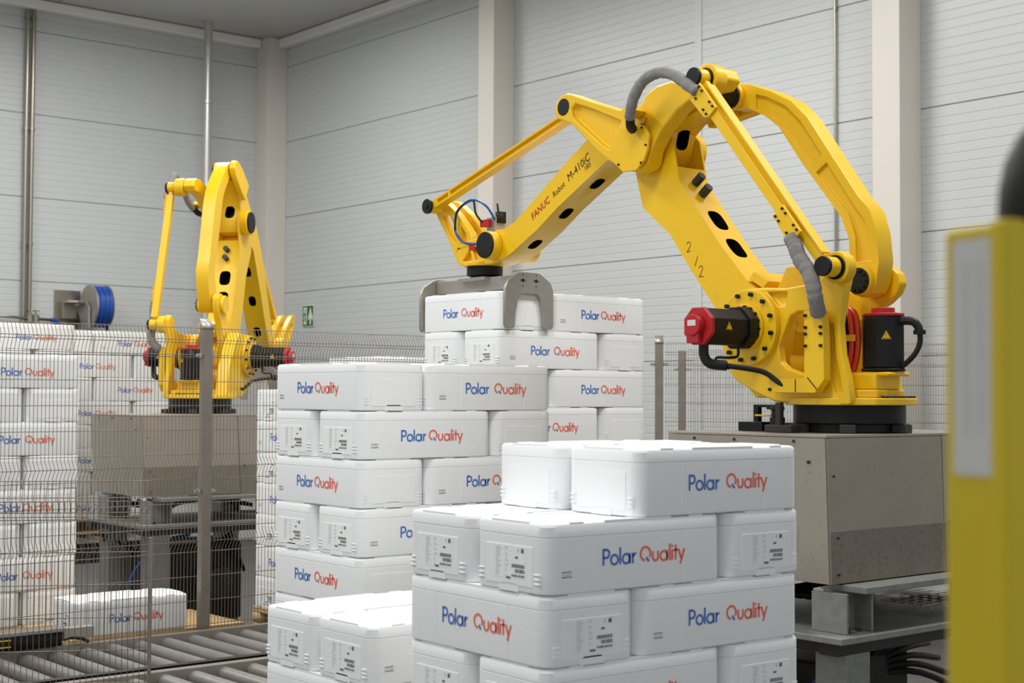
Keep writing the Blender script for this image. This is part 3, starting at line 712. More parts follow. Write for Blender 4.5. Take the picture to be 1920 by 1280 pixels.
    # ---- rotating frame: near and far side castings
    fr_out = [(.30, .69), (.171, .681), (.06, .690), (-.02, .70), (-.07, .74), (-.085, .80), (-.12, .835), (-.16, .835), (-.195, .80), (-.20, .74), (-.168, .62), (-.145, .50), (-.158, .36), (-.19, .25), (-.205, .162), (-.20, .13), (.042, .127), (.241, .143), (.353, .184), (.481, .242), (.535, .30), (.565, .40), (.585, .50), (.56, .60), (.49, .67), (.40, .69)]
    nf = part('side_casting', ID, fr_out, .212, .262, bevel=.012, label_='yellow side casting with large opening')
    ccut(nf, [cutp(ID, [(.174, .485), (.21, .41), (.20, .33), (.16, .30), (.074, .275), (-.02, .262), (-.06, .30), (-.05, .50), (0, .56), (.092, .566), (.144, .545)], .1, .3)])
    ccut(nf, [cutp(ID, [(.28, .665), (.16, .66), (.17, .60), (.22, .60)], .235, .3), cutp(ID, [(-.11, .50), (-.12, .36), (-.145, .25), (-.155, .19), (-.12, .18), (-.095, .25), (-.08, .50)], .235, .3)])
    part('side_casting', ID, [(.30, .69), (.171, .70), (.06, .60), (-.06, .40), (-.12, .16), (-.10, .13), (.042, .127), (.241, .143), (.353, .184), (.481, .242), (.565, .40), (.585, .50), (.56, .60), (.49, .67), (.40, .69)], -.28, -.17, bevel=.012)
    part('shoulder_housing', ID, [(.565, .40), (.585, .50), (.56, .60), (.49, .67), (.40, .69), (.30, .69), (.22, .62), (.20, .50), (.22, .38), (.353, .184), (.481, .242)], .14, .212, bevel=.01)
    part('cross_casting', ID, [(-.13, .16), (.40, .16), (.46, .22), (.42, .24), (-.13, .20)], -.17, .212, bevel=.01)
    bm = bmesh.new(); cyl(bm, .33, .30, .10, -.16, .15, 'y', 24); link('inner_drum', bm, M['yellow'], root, bevel=.01)
    # shoulder flange, boss, gearbox ring
    for s, wv in ((1, .262), (-1, -.28)):
        a0, a1 = sorted((wv, wv+s*.035)); b0, b1 = sorted((wv+s*.035, wv+s*.055))
        fl = part('shoulder_flange', ID, None, 0, 0, bevel=.005, extra=many(cy(ID, A, .183, a0, a1, 44), cy(ID, A, .112, b0, b1, 36)))
        c0, c1 = sorted((wv+s*.03, wv+s*.052)); d0, d1 = sorted((wv+s*.05, wv+s*.066))
        part('flange_bolts', ID, None, 0, 0, 'black', .0, bolts(ID, A, .098, .0075, 16, d0, d1, .1), fl)
        for i in range(12): part('bolt', ID, None, 0, 0, 'black', .0, cy(ID, (A[0]+.160*math.cos(.2+i*PI/6), A[1]+.160*math.sin(.2+i*PI/6)), .0105, c0, c1, 10), fl)
    # shoulder motors
    for s, wv in ((1, .317), (-1, -.335)):
        oc = lambda r, a, b: (lambda bm: cyl(bm, A[0], A[1]-.005, r, min(a, b), max(a, b), 'y', 8, rot=PI/8))
        mt = part('arm_motor', ID, None, 0, 0, 'black', .006, many(oc(.108, wv, wv+s*.06), oc(.092, wv+s*.06, wv+s*.30)))
        part('motor_cover', ID, None, 0, 0, 'red', .005, many(oc(.095, wv+s*.30, wv+s*.325), cy(ID, (A[0], A[1]), .050, *sorted((wv+s*.325, wv+s*.365)), n=18), (lambda bm: box(bm, A[0]-.03, A[0]+.045, *sorted((wv+s*.325, wv+s*.355)), A[1]-.085, A[1]-.03))), mt)
        bm = bmesh.new(); w_ = wv+s*.366; O_ = Vector((A[0], w_, A[1])); quad2(bm, O_, Vector((-s, 0, 0)), Vector((0, 0, 1)), -.026, .026, -.005, .022); link('type_plate', bm, M['sticker'], mt)
        k = s
        bm = bmesh.new(); x = A[0]
        tube(bm, [(x, wv+s*.28, A[1]-.08), (x, wv+s*.28, A[1]-.14), (x-.02, wv+s*.26, A[1]-.18), (x-.07, wv+s*.20, A[1]-.19)], .024)
        tube(bm, [(x-.07, wv+s*.20, A[1]-.19), (x-.16, wv+s*.06, A[1]-.215), (x-.22, wv+s*.02, A[1]-.26), (x-.26, wv+s*.0, A[1]-.29), (.17, .30*s if s > 0 else -.30, .215)], .013)
        tube(bm, [(x-.05, wv+s*.10, A[1]-.09), (x-.05, wv+s*.1, A[1]-.14), (x-.02, wv+s*.12, A[1]-.15), (x+.05, wv+s*.14, A[1]-.15), (x+.03, wv+s*.15, A[1]-.19), (x-.05, wv+s*.16, A[1]-.2)], .007)
        link('power_lead', bm, M['rubber'], mt)
        nr = Vector((-math.cos(0), 0, 0)); 
        wc = Vector((A[0]-.092*math.cos(PI/8)-.0012, wv+s*.20, A[1]-.005)); warn(mt, wc, Vector((0, -1, 0)), Vector((0, 0, 1)), .046)
    # ---- lower arm
    la = [(1.25, 1.60), (1.31, 1.52), (1.322, 1.367), (1.268, 1.18), (1.158, 1.093), (1.064, 1.019), (.977, .902), (.861, .755), (.73, .600), (.60, .44), (.50, .36), (.38, .33), (.26, .37), (.22, .48), (.26, .60), (.40, .66), (.52, .73), (.587, .804), (.701, .926), (.867, 1.132), (1.0, 1.30), (1.02, 1.40), (1.05, 1.53), (1.12, 1.60)]
    lo = part('lower_arm', tL, la, -.10, .12, bevel=.016, label_='yellow lower arm with two oval openings', seg=3)
    def oval_cut(tf, p, q, hl, hw, dep):   # opening in the face along p->q, on its left side
        def f(bm):
            p_ = Vector(p); q_ = Vector(q); d = (q_-p_).normalized(); nn = Vector((-d.y, d.x)); c = (p_+q_)/2
            ring = []
            for i in range(24):
                t = 2*PI*i/24; s_ = hl*math.copysign(abs(math.cos(t))**.6, math.cos(t)); w_ = hw*math.copysign(abs(math.sin(t))**.7, math.sin(t))+.01
                ring.append((s_, w_))
            A_ = []; B_ = []
            for s_, w_ in ring:
                a = c+d*s_+nn*.06; b = c+d*s_-nn*dep; a = tf((a.x, a.y)); b = tf((b.x, b.y))
                A_.append(bm.verts.new((a[0], w_, a[1]))); B_.append(bm.verts.new((b[0], w_, b[1])))
            fs = [bm.faces.new(A_), bm.faces.new(B_[::-1])]
            for i in range(24): fs.append(bm.faces.new((A_[i], B_[i], B_[(i+1) % 24], A_[(i+1) % 24])))
            bmesh.ops.recalc_face_normals(bm, faces=fs)
        return f
    ccut(lo, [oval_cut(tL, (.66, .875), (.74, .975), .068, .052, .14), oval_cut(tL, (.785, 1.03), (.865, 1.13), .068, .052, .14),
              ], M['black'])  # pocket walls coloured black in place of the shade inside the hollow casting
    ccut(lo, [cutp(tL, [(.88, 1.62), (.93, 1.42), (1.02, 1.37), (1.12, 1.33), (1.24, 1.37), (1.36, 1.5), (1.36, 1.7), (.9, 1.7)], -.088, .115)])
    part('upper_lug_cap', tL, None, 0, 0, 'yellow', .006, many(cy(tL, B, .112, -.165, -.10, 36)), lo)
    part('joint_cap', tL, None, 0, 0, 'black', .004, cy(tL, B, .096, -.18, -.165, 36), lo)
    part('plug', tL, None, 0, 0, 'dark', .002, many(*[(lambda bm, p=p: tube(bm, [(tL(p)[0], .012, tL(p)[1]), (tL((p[0]-.05, p[1]+.038))[0], .012, tL((p[0]-.05, p[1]+.038))[1])], .024, 16, 0)) for p in ((.935, 1.225), (.985, 1.29))]), lo)
    # stop block at the foot of the arm
    part('stop_block', ID, [(.36, .69), (.30, .80), (.22, .80), (.17, .775), (.165, .70), (.20, .66)], -.06, .10, bevel=.008)
    part('clamp_plate', tL, [(.44, .70), (.53, .752), (.50, .79), (.40, .735)], -.09, .11, bevel=.005, parent=lo)
    bm = bmesh.new()
    exv = Vector((-1, 0, 0)); eyv = Vector((0, 0, 1)); s_ = .09
    for pts, ox, oz in (([(-.3, .6), (-.05, .85), (.25, .7), (.2, .3), (-.25, -.3), (.1, -.25), (.3, -.2)], 0, .12), ([(.42, .45), (.15, -.25), (0, -.7)], .045, .06), ([(-.3, .6), (-.05, .85), (.25, .7), (.2, .3), (-.2, -.4), (.15, -.35), (.45, -.45)], .085, -.01)):
        q = [v for v in smoothpts([(p[0], p[1], 0) for p in pts], 4)]; c0 = tL((.93, .86)); ribbon(bm, [(v.x*s_*.5+ox, v.y*s_*.5+oz-.05) for v in q], .0035, Vector((c0[0], .1212, c0[1])), exv, eyv)
    if near: link('handwritten_mark', bm, M['black'], lo)
    else: bm.free()
    # ---- upper arm
    ua = [(2.52, 1.165), (2.456, 1.164), (2.346, 1.202), (1.891, 1.502), (1.733, 1.600), (1.50, 1.70), (1.325, 1.730), (1.08, 1.78), (.889, 1.785), (.80, 1.778), (.765, 1.76), (.758, 1.70), (.76, 1.63), (.88, 1.645), (1.0, 1.615), (1.07, 1.565), (1.09, 1.49), (1.12, 1.42), (1.175, 1.385), (1.24, 1.40), (1.34, 1.455), (1.559, 1.470), (1.976, 1.245), (2.151, 1.135), (2.372, 1.02), (2.46, .985), (2.56, .985), (2.63, 1.05), (2.62, 1.13)]
    up = part('upper_arm', tU, ua, -.085, .112, bevel=.016, label_='yellow upper arm bending down to the wrist', seg=3)
    ccut(up, [oval_cut(tU, (1.70, 1.395), (1.78, 1.352), .045, .042, .12) if False else oval_cut(tU, (1.79, 1.345), (1.70, 1.394), .05, .035, .10), oval_cut(tU, (2.055, 1.195), (1.96, 1.25), .05, .035, .10), oval_cut(tU, (2.33, 1.04), (2.24, 1.09), .05, .035, .10),
              oval_cut(tU, (1.085, 1.50), (1.065, 1.565), .055, .045, .10)], M['black'])  # black on these pocket walls stands in for shade within the arm
    part('rear_lug', tU, [(1.0, 1.78), (.80, 1.79), (.70, 1.785), (.64, 1.765), (.61, 1.72), (.62, 1.66), (.67, 1.63), (.88, 1.60), (1.0, 1.60)], -.15, -.092, bevel=.012, parent=up)
    # wrist housing drums at the arm end
    part('wrist_drum', tU, None, 0, 0, 'yellow', .006, many(cy(tU, WR, .085, .112, .175, 32), cy(tU, WR, .092, -.19, -.09, 32)), up)
    part('joint_cap', tU, None, 0, 0, 'black', .004, cy(tU, WR, .080, .175, .188, 32), up)
    if near:
        bm = bmesh.new(); p = (2.22, 1.185); q = (1.62, 1.553); d = Vector((q[0]-p[0], 0, q[1]-p[1])).normalized(); nn = Vector((-d.z, 0, d.x)); nn = nn if nn.z > 0 else -nn
        O_ = Vector((p[0]-.03, .1132, p[1]+.005)); x = 0
        for s, sz, mi, bd, sh in (('FANUC', .060, 1, .0006, .2), ('Robot', .05, 0, 0, .2), ('M-410iC', .066, 0, .0, .2)):
            O_ = O_+d*x; x = text_mesh(bm, s, sz, O_, d, nn, mi, bd, sh, .92)+.03
        text_mesh(bm, '185', .042, O_+d*(x-.11)-nn*.035, d, nn, 0, 0, .2)
        link('printed_lettering', bm, [M['black'], M['red']], up)['kind'] = 'stuff'
    # ---- bell crank on the near side
    ck = part('bell_crank', tK, [(1.26, 1.62), (1.193, 1.673), (1.14, 1.755), (1.052, 1.79), (.951, 1.80), (.88, 1.785), (.80, 1.80), (.72, 1.825), (.65, 1.825), (.58, 1.80), (.555, 1.745), (.60, 1.70), (.70, 1.70), (.80, 1.685), (.90, 1.64), (1.02, 1.55), (1.09, 1.46), (1.11, 1.39), (1.14, 1.365), (1.20, 1.350), (1.29, 1.37), (1.34, 1.43), (1.345, 1.53)], .132, .236, bevel=.014, seg=3, label_='yellow bell crank plate covering the elbow')
    arm = part('crank_arm', tK, [(1.18, 1.61), (1.20, 1.66), (1.556, 1.788), (1.70, 1.845), (1.745, 1.855), (1.80, 1.845), (1.835, 1.81), (1.842, 1.765), (1.82, 1.72), (1.77, 1.705), (1.70, 1.675), (1.474, 1.486), (1.33, 1.395), (1.26, 1.37), (1.18, 1.42)], .165, .252, bevel=.010, parent=ck)
    ccut(arm, [cutp(tK, [(1.30, 1.64), (1.50, 1.725), (1.67, 1.785), (1.70, 1.76), (1.69, 1.715), (1.64, 1.675), (1.45, 1.53), (1.40, 1.50)], .222, .34)])
    part('elbow_cover', tK, [(1.285, 1.60), (1.17, 1.608), (1.105, 1.578), (1.075, 1.53), (1.085, 1.46), (1.11, 1.405), (1.17, 1.355), (1.272, 1.358), (1.333, 1.41), (1.352, 1.47), (1.345, 1.54)], .252, .270, bevel=.003, parent=ck)
    part('cover_bolts', tK, None, 0, 0, 'black', 0, many(*[cy(tK, p, .006, .270, .277, 8) for p in ((1.125, 1.575), (1.095, 1.48), (1.30, 1.40), (1.13, 1.39))]), ck)
    part('crank_eye', tK, None, 0, 0, 'black', .002, cy(tK, F, .048, .252, .255, 24), ck)
    part('top_eye', tK, None, 0, 0, 'yellow', .006, cy(tK, G, .078, .236, .318, 32), ck)
    part('eye_bearing', tK, None, 0, 0, 'black', .002, cy(tK, G, .056, .318, .326, 28), ck)
    part('gland_bracket', tK, [(1.285, 1.60), (1.30, 1.67), (1.21, 1.705), (1.10, 1.65), (1.13, 1.60)], .252, .262, bevel=.002, parent=ck)
    part('gland_bracket', tK, [(1.20, 1.66), (1.14, 1.69), (1.10, 1.655), (1.16, 1.625)], .262, .36, bevel=.003, parent=ck)
    # ---- thin upright link with cable duct plates
    dl = Vector((G[0]-T[0], G[1]-T[1])).normalized(); nl = Vector((-dl.y, dl.x))    # nl points to the rear and up
    Ln = math.hypot(G[0]-T[0], G[1]-T[1])
    def lp(s, o): p = Vector(T)+dl*s+nl*o; return (p.x, p.y)
    lk = part('upright_link', t1, [lp(.05, .026), lp(.05, -.036), lp(Ln-.05, -.036), lp(Ln-.05, .026)], .342, .374, bevel=.003, label_='yellow upright link bar beside the arm')
    part('link_rib', t1, [lp(.06, .032), lp(.06, .020), lp(Ln-.08, .020), lp(Ln-.08, .032)], .330, .388, bevel=.003, parent=lk)
    for c in (T, G): part('link_eye', t1, None, 0, 0, 'yellow', .004, cy(t1, c, .046, .326, .392, 28), lk)
    for c in (T, G): part('joint_cap', t1, None, 0, 0, 'black', .003, cy(t1, c, .0455, .392, .412, 28), lk)
    def duct(s0, s1, s2, s3):
        return [lp(s0, -.03), lp(s0, -.125), lp(s1, -.125), lp(s2, -.075), lp(s3, -.075), lp(s3, -.02)]
    part('cable_duct', t1, [lp(.37, .0), lp(.37, -.05), lp(Ln-.16, -.055), lp(Ln-.16, .0)], .374, .398, bevel=.003, parent=lk)
    for s0, s1, sg in ((Ln-.235, Ln-.06, 1), (.205, .375, -1)):
        part('duct_plate', t1, [lp(s0, .012), lp(s0, -.055), lp(s0+.02, -.075), lp(s1-.02, -.085 if sg > 0 else -.065), lp(s1, -.07), lp(s1, .012)], .399, .412, bevel=.002, parent=lk)
        part('duct_bolts', t1, None, 0, 0, 'black', 0, many(*[cy(t1, lp(s, o), .006, .412, .420, 8) for s in (s0+.02, s0+.05, s1-.045, s1-.015) for o in (.0, -.052)]), lk)
    # ---- front link
    dl2 = Vector((V[0]-F[0], V[1]-F[1])).normalized(); n2 = Vector((-dl2.y, dl2.x)); L2 = math.hypot(V[0]-F[0], V[1]-F[1])
    def q2(s, o): p = Vector(F)+dl2*s+n2*o; return (p.x, p.y)
    fk = part('front_link', t2, [q2(-.03, .026), q2(-.05, 0), q2(-.03, -.026), q2(L2, -.026), q2(L2+.03, -.015), q2(L2+.03, .015), q2(L2, .026)], .095, .160, bevel=.004, label_='long thin yellow rod from the crank down to the wrist')
    ccut(fk, [cutp(t2, [q2(.10, -.014), q2(.10, .014), q2(L2-.22, .014), q2(L2-.22, -.014)], .140, .2), cutp(t2, [q2(L2-.20, -.014), q2(L2-.20, .014), q2(L2-.08, .014), q2(L2-.08, -.014)], .140, .2)])
    part('rod_eye', t2, None, 0, 0, 'yellow', .004, cy(t2, V, .042, .02, .165, 24), fk)
    part('joint_cap', t2, None, 0, 0, 'black', .003, many(cy(t2, V, .047, .165, .187, 24), cy(t2, V, .018, .187, .193, 16)), fk)
    # ---- curved rear link
    sh = lambda L: [(x+.055, z+.004) for x, z in L]
    cv = sh([(.64, 1.768), (.543, 1.751), (.404, 1.695), (.27, 1.625), (.17, 1.53), (.016, 1.314), (-.135, 1.107), (-.198, 1.043), (-.235, .93), (-.25, .80), (-.235, .70), (-.205, .65), (-.15, .63), (-.095, .65), (-.075, .70), (-.082, .80), (-.075, .915), (-.03, 1.022), (.205, 1.307), (.352, 1.508), (.438, 1.573), (.56, 1.632), (.64, 1.632), (.69, 1.655), (.71, 1.70), (.695, 1.745)])
    rl = part('curved_link', t3, cv, -.085, .028, bevel=.016, seg=3, label_='thick curved yellow rear link')
    ccut(rl, [cutp(t3, sh([(.50, 1.69), (.43, 1.668), (.31, 1.605), (.215, 1.515), (.085, 1.335), (.15, 1.285), (.29, 1.462), (.37, 1.545), (.50, 1.615)]), .010, .1),
              cutp(t3, sh([(.055, 1.292), (-.10, 1.075), (-.165, .995), (-.195, .90), (-.205, .80), (-.12, .80), (-.115, .92), (-.072, 1.04), (.12, 1.25)]), .010, .1)])
    for c in (CC, D):
        part('pin_cap', t3, None, 0, 0, 'black', .003, many(cy(t3, c, .062, .058, .070, 32), bolts(t3, c, .047, .0072, 10, .070, .079)), rl)
        part('pin_sleeve', t3, None, 0, 0, 'yellow', .004, cy(t3, c, .069, .028, .058, 32), rl)
    # ---- rear crank from the shoulder
    part('rear_crank', tD, [(.38, .66), (.25, .64), (.10, .655), (-.06, .755), (-.10, .775), (-.16, .785), (-.21, .75), (-.225, .70), (-.20, .65), (-.148, .61), (-.081, .575), (-.003, .535), (.051, .49), (.12, .40), (.25, .33), (.40, .34)], -.155, -.095, bevel=.012, label_='yellow rear crank fork')
    part('crank_hub', tD, None, 0, 0, 'yellow', .006, many(cy(tD, D, .080, -.185, -.155, 32), cy(tD, A, .15, -.165, -.09, 32)))
    # ---- wrist casting
    wc_ = part('wrist_casting', tW, [(2.97, 1.06), (2.90, 1.12), (2.80, 1.13), (2.638, 1.15), (2.55, 1.155), (2.47, 1.12), (2.455, 1.04), (2.50, .985), (2.60, .965), (2.92, .975), (2.955, 1.0)], -.085, .085, bevel=.008, label_='yellow triangular wrist casting')
    ccut(wc_, [cutp(tW, [(2.93, 1.08), (2.83, 1.09), (2.80, 1.0), (2.90, 1.0)], .05, .2), cutp(tW, [(2.80, 1.08), (2.70, 1.08), (2.68, 1.0), (2.77, 1.0)], .055, .2)])
    tri = [(3.205, 1.40), (3.15, 1.415), (3.09, 1.40), (2.95, 1.30), (2.82, 1.17), (2.80, 1.10), (2.90, 1.0), (2.955, 1.0), (3.06, 1.165), (3.20, 1.345)]
    for a_, b_ in ((.025, .08), (-.08, -.03)):
        wp = part('wrist_bracket', tW, tri, a_, b_, bevel=.006, parent=wc_)
        ccut(wp, [cutp(tW, [(3.10, 1.335), (2.995, 1.27), (2.95, 1.19), (2.975, 1.12), (3.03, 1.17), (3.115, 1.30)], -.2, .2), cutp(tW, [(2.925, 1.23), (2.865, 1.17), (2.86, 1.12), (2.915, 1.10)], -.2, .2)])
    FC = tW((2.776, .94)); fx, fz = FC
    bm = bmesh.new(); cyl(bm, fx, 0, .135, fz+.022, fz+.045, 'z', 36); link('wrist_plate', bm, M['yellow'], wc_, bevel=.005)
    bm = bmesh.new(); cyl(bm, fx, 0, .112, fz-.035, fz+.022, 'z', 36); cyl(bm, fx, 0, .09, fz-.05, fz-.035, 'z', 30); link('tool_flange', bm, M['black'], root, bevel=.003)
    if near:
        q = tW((2.68, 1.20)); bm = bmesh.new(); box(bm, q[0]-.07, q[0]+.02, -.03, .05, q[1]-.03, q[1]+.06); box(bm, q[0]+.0, q[0]+.06, -.05, .0, q[1]-.01, q[1]+.05); vb = link('valve_block', bm, M['grip'], root, bevel=.006)
        bm = bmesh.new(); box(bm, q[0]-.03, q[0]+.055, .05, .075, q[1]+.0, q[1]+.045); link('red_fitting', bm, M['red'], vb, bevel=.004)
        bm = bmesh.new(); box(bm, q[0]+.09, q[0]+.15, .05, .087, q[1]-.14, q[1]-.1); link('red_fitting', bm, M['red'], vb, bevel=.004)
        bm = bmesh.new(); box(bm, q[0]-.085, q[0]-.055, -.02, .04, q[1]+.02, q[1]+.09); tube(bm, [(q[0]-.06, .02, q[1]+.08), (q[0]-.06, .03, q[1]+.14)], .006); link('black_valve', bm, M['rubber'], vb)
        bm = bmesh.new()
        tube(bm, [(q[0]-.06, .05, q[1]+.04), (q[0]-.03, .09, q[1]+.12), (q[0]+.09, .10, q[1]+.17), (q[0]+.24, .10, q[1]+.12), (q[0]+.27, .10, q[1]+.0), (q[0]+.20, .09, q[1]-.08), (q[0]+.05, .08, q[1]-.10), (q[0]-.02, .06, q[1]-.06)], .0075); link('air_hose', bm, M['hose'], vb)
        bm = bmesh.new()
        tube(bm, [(q[0]+.02, .05, q[1]+.0), (q[0]+.06, .10, q[1]+.08), (q[0]+.10, .10, q[1]+.172), (q[0]+.245, .105, q[1]+.115), (q[0]+.265, .105, q[1]+.0)], .0065); link('air_hose', bm, M['rubber'], vb)
    # ---- grey sleeved cables
    W3 = lambda tf, p, w_: (tf(p)[0], w_, tf(p)[1])
    bm = bmesh.new()
    tube(bm, [W3(tK, (1.125, 1.615), .36), W3(tK, (1.089, 1.657), .385), W3(tK, (1.052, 1.71), .40), W3(tK, (.995, 1.774), .40), W3(tK, (.92, 1.802), .40), W3(t1, (.837, 1.80), .405), W3(t1, (.744, 1.765), .41), W3(t1, (.671, 1.716), .415), W3(t1, (.60, 1.665), .41)], .029, 10, 8, 0, .16)
    link('cable_sleeve', bm, M['grey'], root)
    bm = bmesh.new()
    tube(bm, [W3(t1, (.02, .90), .405), W3(t1, (-.010, .86), .41), W3(t1, (-.037, .80), .41), (-.085, .41, .739), (-.112, .41, .68), (-.118, .40, .62), (-.105, .37, .575), (-.09, .345, .55)], .036, 10, 8, 0, .14)
    link('cable_sleeve', bm, M['grey'], root)
    bm = bmesh.new(); tube(bm, [W3(tK, (1.125, 1.618), .355), W3(tK, (1.15, 1.585), .33), W3(tK, (1.175, 1.57), .29)], .026); link('cable_gland', bm, M['rubber'], root)
    for p in (T,):
        part('pillar_eye', ID, None, 0, 0, 'yellow', .006, many(cy(ID, p, .073, .25, .312, 32)))
        part('eye_bearing', ID, None, 0, 0, 'black', .002, cy(ID, p, .056, .312, .32, 28))
    # ---- cable channel on the frame
    part('cable_channel', ID, [(.0, .56), (-.103, .56), (-.112, .44), (-.115, .245), (-.062, .184), (.207, .186), (.21, .250), (.0, .252), (-.002, .44)], .285, .335, bevel=.002, label_='yellow angular cable channel')
    part('channel_bolts', ID, None, 0, 0, 'black', 0, many(*[cy(ID, p, .0075, .335, .346, 10) for p in ((-.012, .54), (-.092, .54), (-.012, .485), (-.1, .485), (-.012, .455), (-.1, .455), (-.012, .40), (-.1, .40), (.20, .20))]))
    bm = bmesh.new()
    for a0_, b0_ in (((.05, .188), (.05, .248)), ((-.02, .255), (-.075, .20))): ribbon(bm, [a0_, b0_], .005, Vector((0, .3365, 0)), Vector((1, 0, 0)), Vector((0, 0, 1)))
    link('cable_tie', bm, M['rubber'], root)
    # ---- hoses behind the column
    bm = bmesh.new()
    for i in range(4): tube(bm, [(-.03-.012*i, .115-.018*i, .27), (-.055-.013*i, .115-.018*i, .38), (-.055-.012*i, .11-.018*i, .48), (-.01, .09-.018*i, .57)], .0135)
    link('black_hoses', bm, M['rubber'], root)
    for i in range(2):
        bm = bmesh.new(); tube(bm, [(-.060-.026*i, .10-.012*i, .265), (-.088-.026*i, .10-.012*i, .36), (-.092-.026*i, .10-.012*i, .46), (-.080-.024*i, .10-.012*i, .55), (-.03-.02*i, .06, .58)], .0135); link('orange_hose', bm, M['redhose'], root)
    bm = bmesh.new(); box(bm, -.135, -.02, .128, .133, .425, .455); link('hose_bracket', bm, M['yellow'], root, bevel=.002)
    # ---- mechanical stop and coupling at the front of the base
    k_ = -.17
    bm = bmesh.new(); box(bm, .52+k_, .55+k_, .22, .25, .0, .125); box(bm, .42+k_, .55+k_, .21, .25, .115, .128); box(bm, .47+k_, .62+k_, .20, .28, 0, .045); box(bm, .40+k_, .46+k_, .20, .26, .105, .125); link('stop_bracket', bm, M['black'], root, bevel=.003)
    bm = bmesh.new(); cyl(bm, .40+k_, .25, .036, 0, .07, 'z', 18); cyl(bm, .40+k_, .25, .028, .07, .10, 'z', 18); cyl(bm, .40+k_, .25, .034, .10, .12, 'z', 18); link('rubber_buffer', bm, M['rubber'], root, bevel=.006)
    bm = bmesh.new(); box(bm, .04, .20, .30, .38, 0, .035); box(bm, .13, .16, .32, .35, .03, .14); link('stop_block', bm, M['dark'], root, bevel=.004)
    bm = bmesh.new(); box(bm, .43+k_, .53+k_, .255, .262, .072, .08); link('stop_pointer', bm, M['warn'], root)
    # ---- gripper
    gx, gz = fx, fz-.05
    bm = bmesh.new(); box(bm, gx-.405, gx+.405, -.07, .07, gz-.083, gz-.002); box(bm, gx-.13, gx+.13, -.11, .11, gz-.02, gz); gr = link('gripper', bm, M['grip'], root, bevel=.003); gr['label'] = 'brushed steel gripper with two forked end plates'
    box_ = None
    for s in (-1, 1):
        x0, x1 = sorted((gx+s*.408, gx+s*.432)); T_ = gz+.012; Bt = gz-.325
        outl = [(-.188, Bt+.02), (-.188, T_-.10), (-.165, T_-.055), (-.085, T_-.006), (-.06, T_), (.06, T_), (.085, T_-.006), (.165, T_-.055), (.188, T_-.10), (.188, Bt+.02), (.175, Bt), (.125, Bt), (.115, Bt+.01), (.108, Bt+.09), (.088, T_-.155), (.06, T_-.13), (-.06, T_-.13), (-.088, T_-.155), (-.108, Bt+.09), (-.115, Bt+.01), (-.125, Bt), (-.175, Bt)]
        bm = bmesh.new(); prism(bm, outl, x0, x1, 'x'); fkk = link('gripper_fork', bm, M['grip'], gr, bevel=.003)
        bm = bmesh.new()
        xa, xb = sorted((gx+s*.43, gx+s*.4335))
        for y in (-.05, .055):
            for dy, dz, r_ in ((0, 0, .011), (0, .033, .004), (0, -.033, .004), (.02, 0, .004), (-.02, 0, .004)): cyl(bm, y+dy, T_-.05+dz, r_, xa, xb, 'x', 10)
        o = link('bolt_holes', bm, M['black'], None); o.parent = gr
    return root
robot(UV(5.745, 4.397, 1.986)+Vector((0, 0, 0)), YAW+PI/2, 0, 0, 'large yellow palletizing robot reaching over foam boxes with a steel gripper')
robot(Vector((-2.668, 12.73, 1.986)), math.radians(80), math.radians(23), math.radians(-33), 'small distant yellow palletizing robot standing behind the wire fence', near=False)

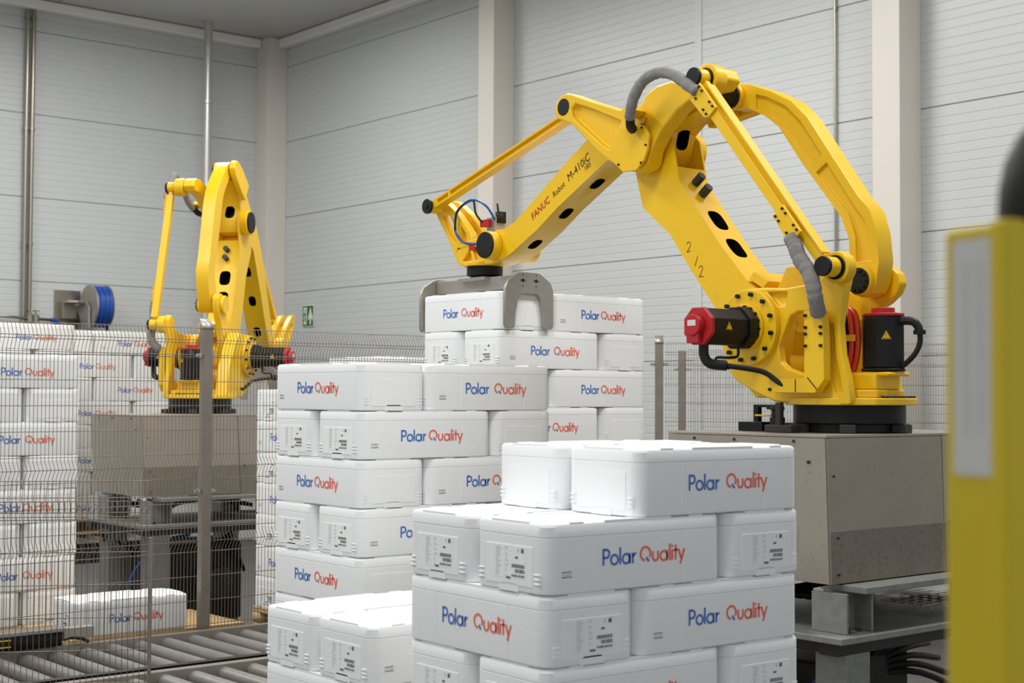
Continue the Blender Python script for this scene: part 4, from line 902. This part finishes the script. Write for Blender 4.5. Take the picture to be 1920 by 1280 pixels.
# ------------------------------------------------------------------ sensor head at the lower left conveyor
sb = empty('conveyor_sensor_unit', UV(3.13, 8.96, .605), YAW); tag(sb, 'black chain guide with yellow stripes and steel bracket behind the rollers', 'machine part')
bm = bmesh.new(); box(bm, -.9, .62, -.14, -.02, -.003, .085); link('guide_body', bm, M['black'], sb)
bm = bmesh.new(); box(bm, -.9, .64, -.16, 0, .085, .108); link('cover_strip', bm, M['rail'], sb, bevel=.003)
bm = bmesh.new(); 
for z in (.062, .022): box(bm, -.9, .30, -.145, -.14, z-.004, z+.004)
link('yellow_stripe', bm, M['warn'], sb)
bm = bmesh.new(); box(bm, .64, .84, -.12, -.03, .03, .10); link('steel_bracket', bm, M['grip'], sb, bevel=.006)
bm = bmesh.new(); tube(bm, [(.62, -.1, .03), (.70, -.12, .035), (.77, -.12, .02), (.80, -.12, .0)], .010); link('sensor_cable', bm, M['rubber'], sb)

# ------------------------------------------------------------------ yellow guard post close to the camera
gth = math.atan2(.4, .917)
gp = empty('guard_post', (.4165, 1.25, 0), gth); tag(gp, 'yellow guard post with a barcode label close at the right edge', 'post')
bm = bmesh.new(); box(bm, 0, .12, 0, .079, 0, 2.300); link('post_body', bm, M['pyellow'], gp, bevel=.006)
bm = bmesh.new(); box(bm, -.004, .022, -.004, .016, 0, 2.302); link('corner_strip', bm, M['pyellow'], gp, bevel=.004)
bm = bmesh.new(); O_ = Vector((-.0012, .079, 0)); ex = Vector((0, -1, 0)); ey = Vector((0, 0, 1))
quad2(bm, O_, ex, ey, .0145, .062, 2.083, 2.288, 0)
rr = random.Random(9)
for x0, x1 in ((.027, .0345), (.044, .0515)):
    z = 2.118
    while z < 2.268: h = rr.uniform(.0008, .003); quad2(bm, O_-Vector((.0004, 0, 0)), ex, ey, x0, x1, z, z+h, 1); z += h+rr.uniform(.0008, .0022)
link('barcode_label', bm, [M['sticker'], M['inklight']], gp)
cp = empty('black_cable_cap', (.4165+.062, 1.25+.062, 2.300)); tag(cp, 'black rounded cap on top of the yellow guard post', 'cap')
bm = bmesh.new()
prof = [(.044, 0), (.046, .012), (.045, .035), (.040, .06), (.030, .082), (.016, .097), (0.001, .102)]
rings = [[bm.verts.new((r_*math.cos(2*PI*i/24), r_*math.sin(2*PI*i/24), z)) for i in range(24)] for r_, z in prof]
for a, b in zip(rings, rings[1:]):
    for i in range(24): bm.faces.new((a[i], a[(i+1) % 24], b[(i+1) % 24], b[i]))
bm.faces.new(rings[0][::-1]); bm.faces.new(rings[-1])
link('cap_body', bm, M['black'], cp)
bm = bmesh.new(); cyl(bm, 0, 0, .048, .002, .008, 'z', 24); link('cap_flange', bm, M['rubber'], cp)
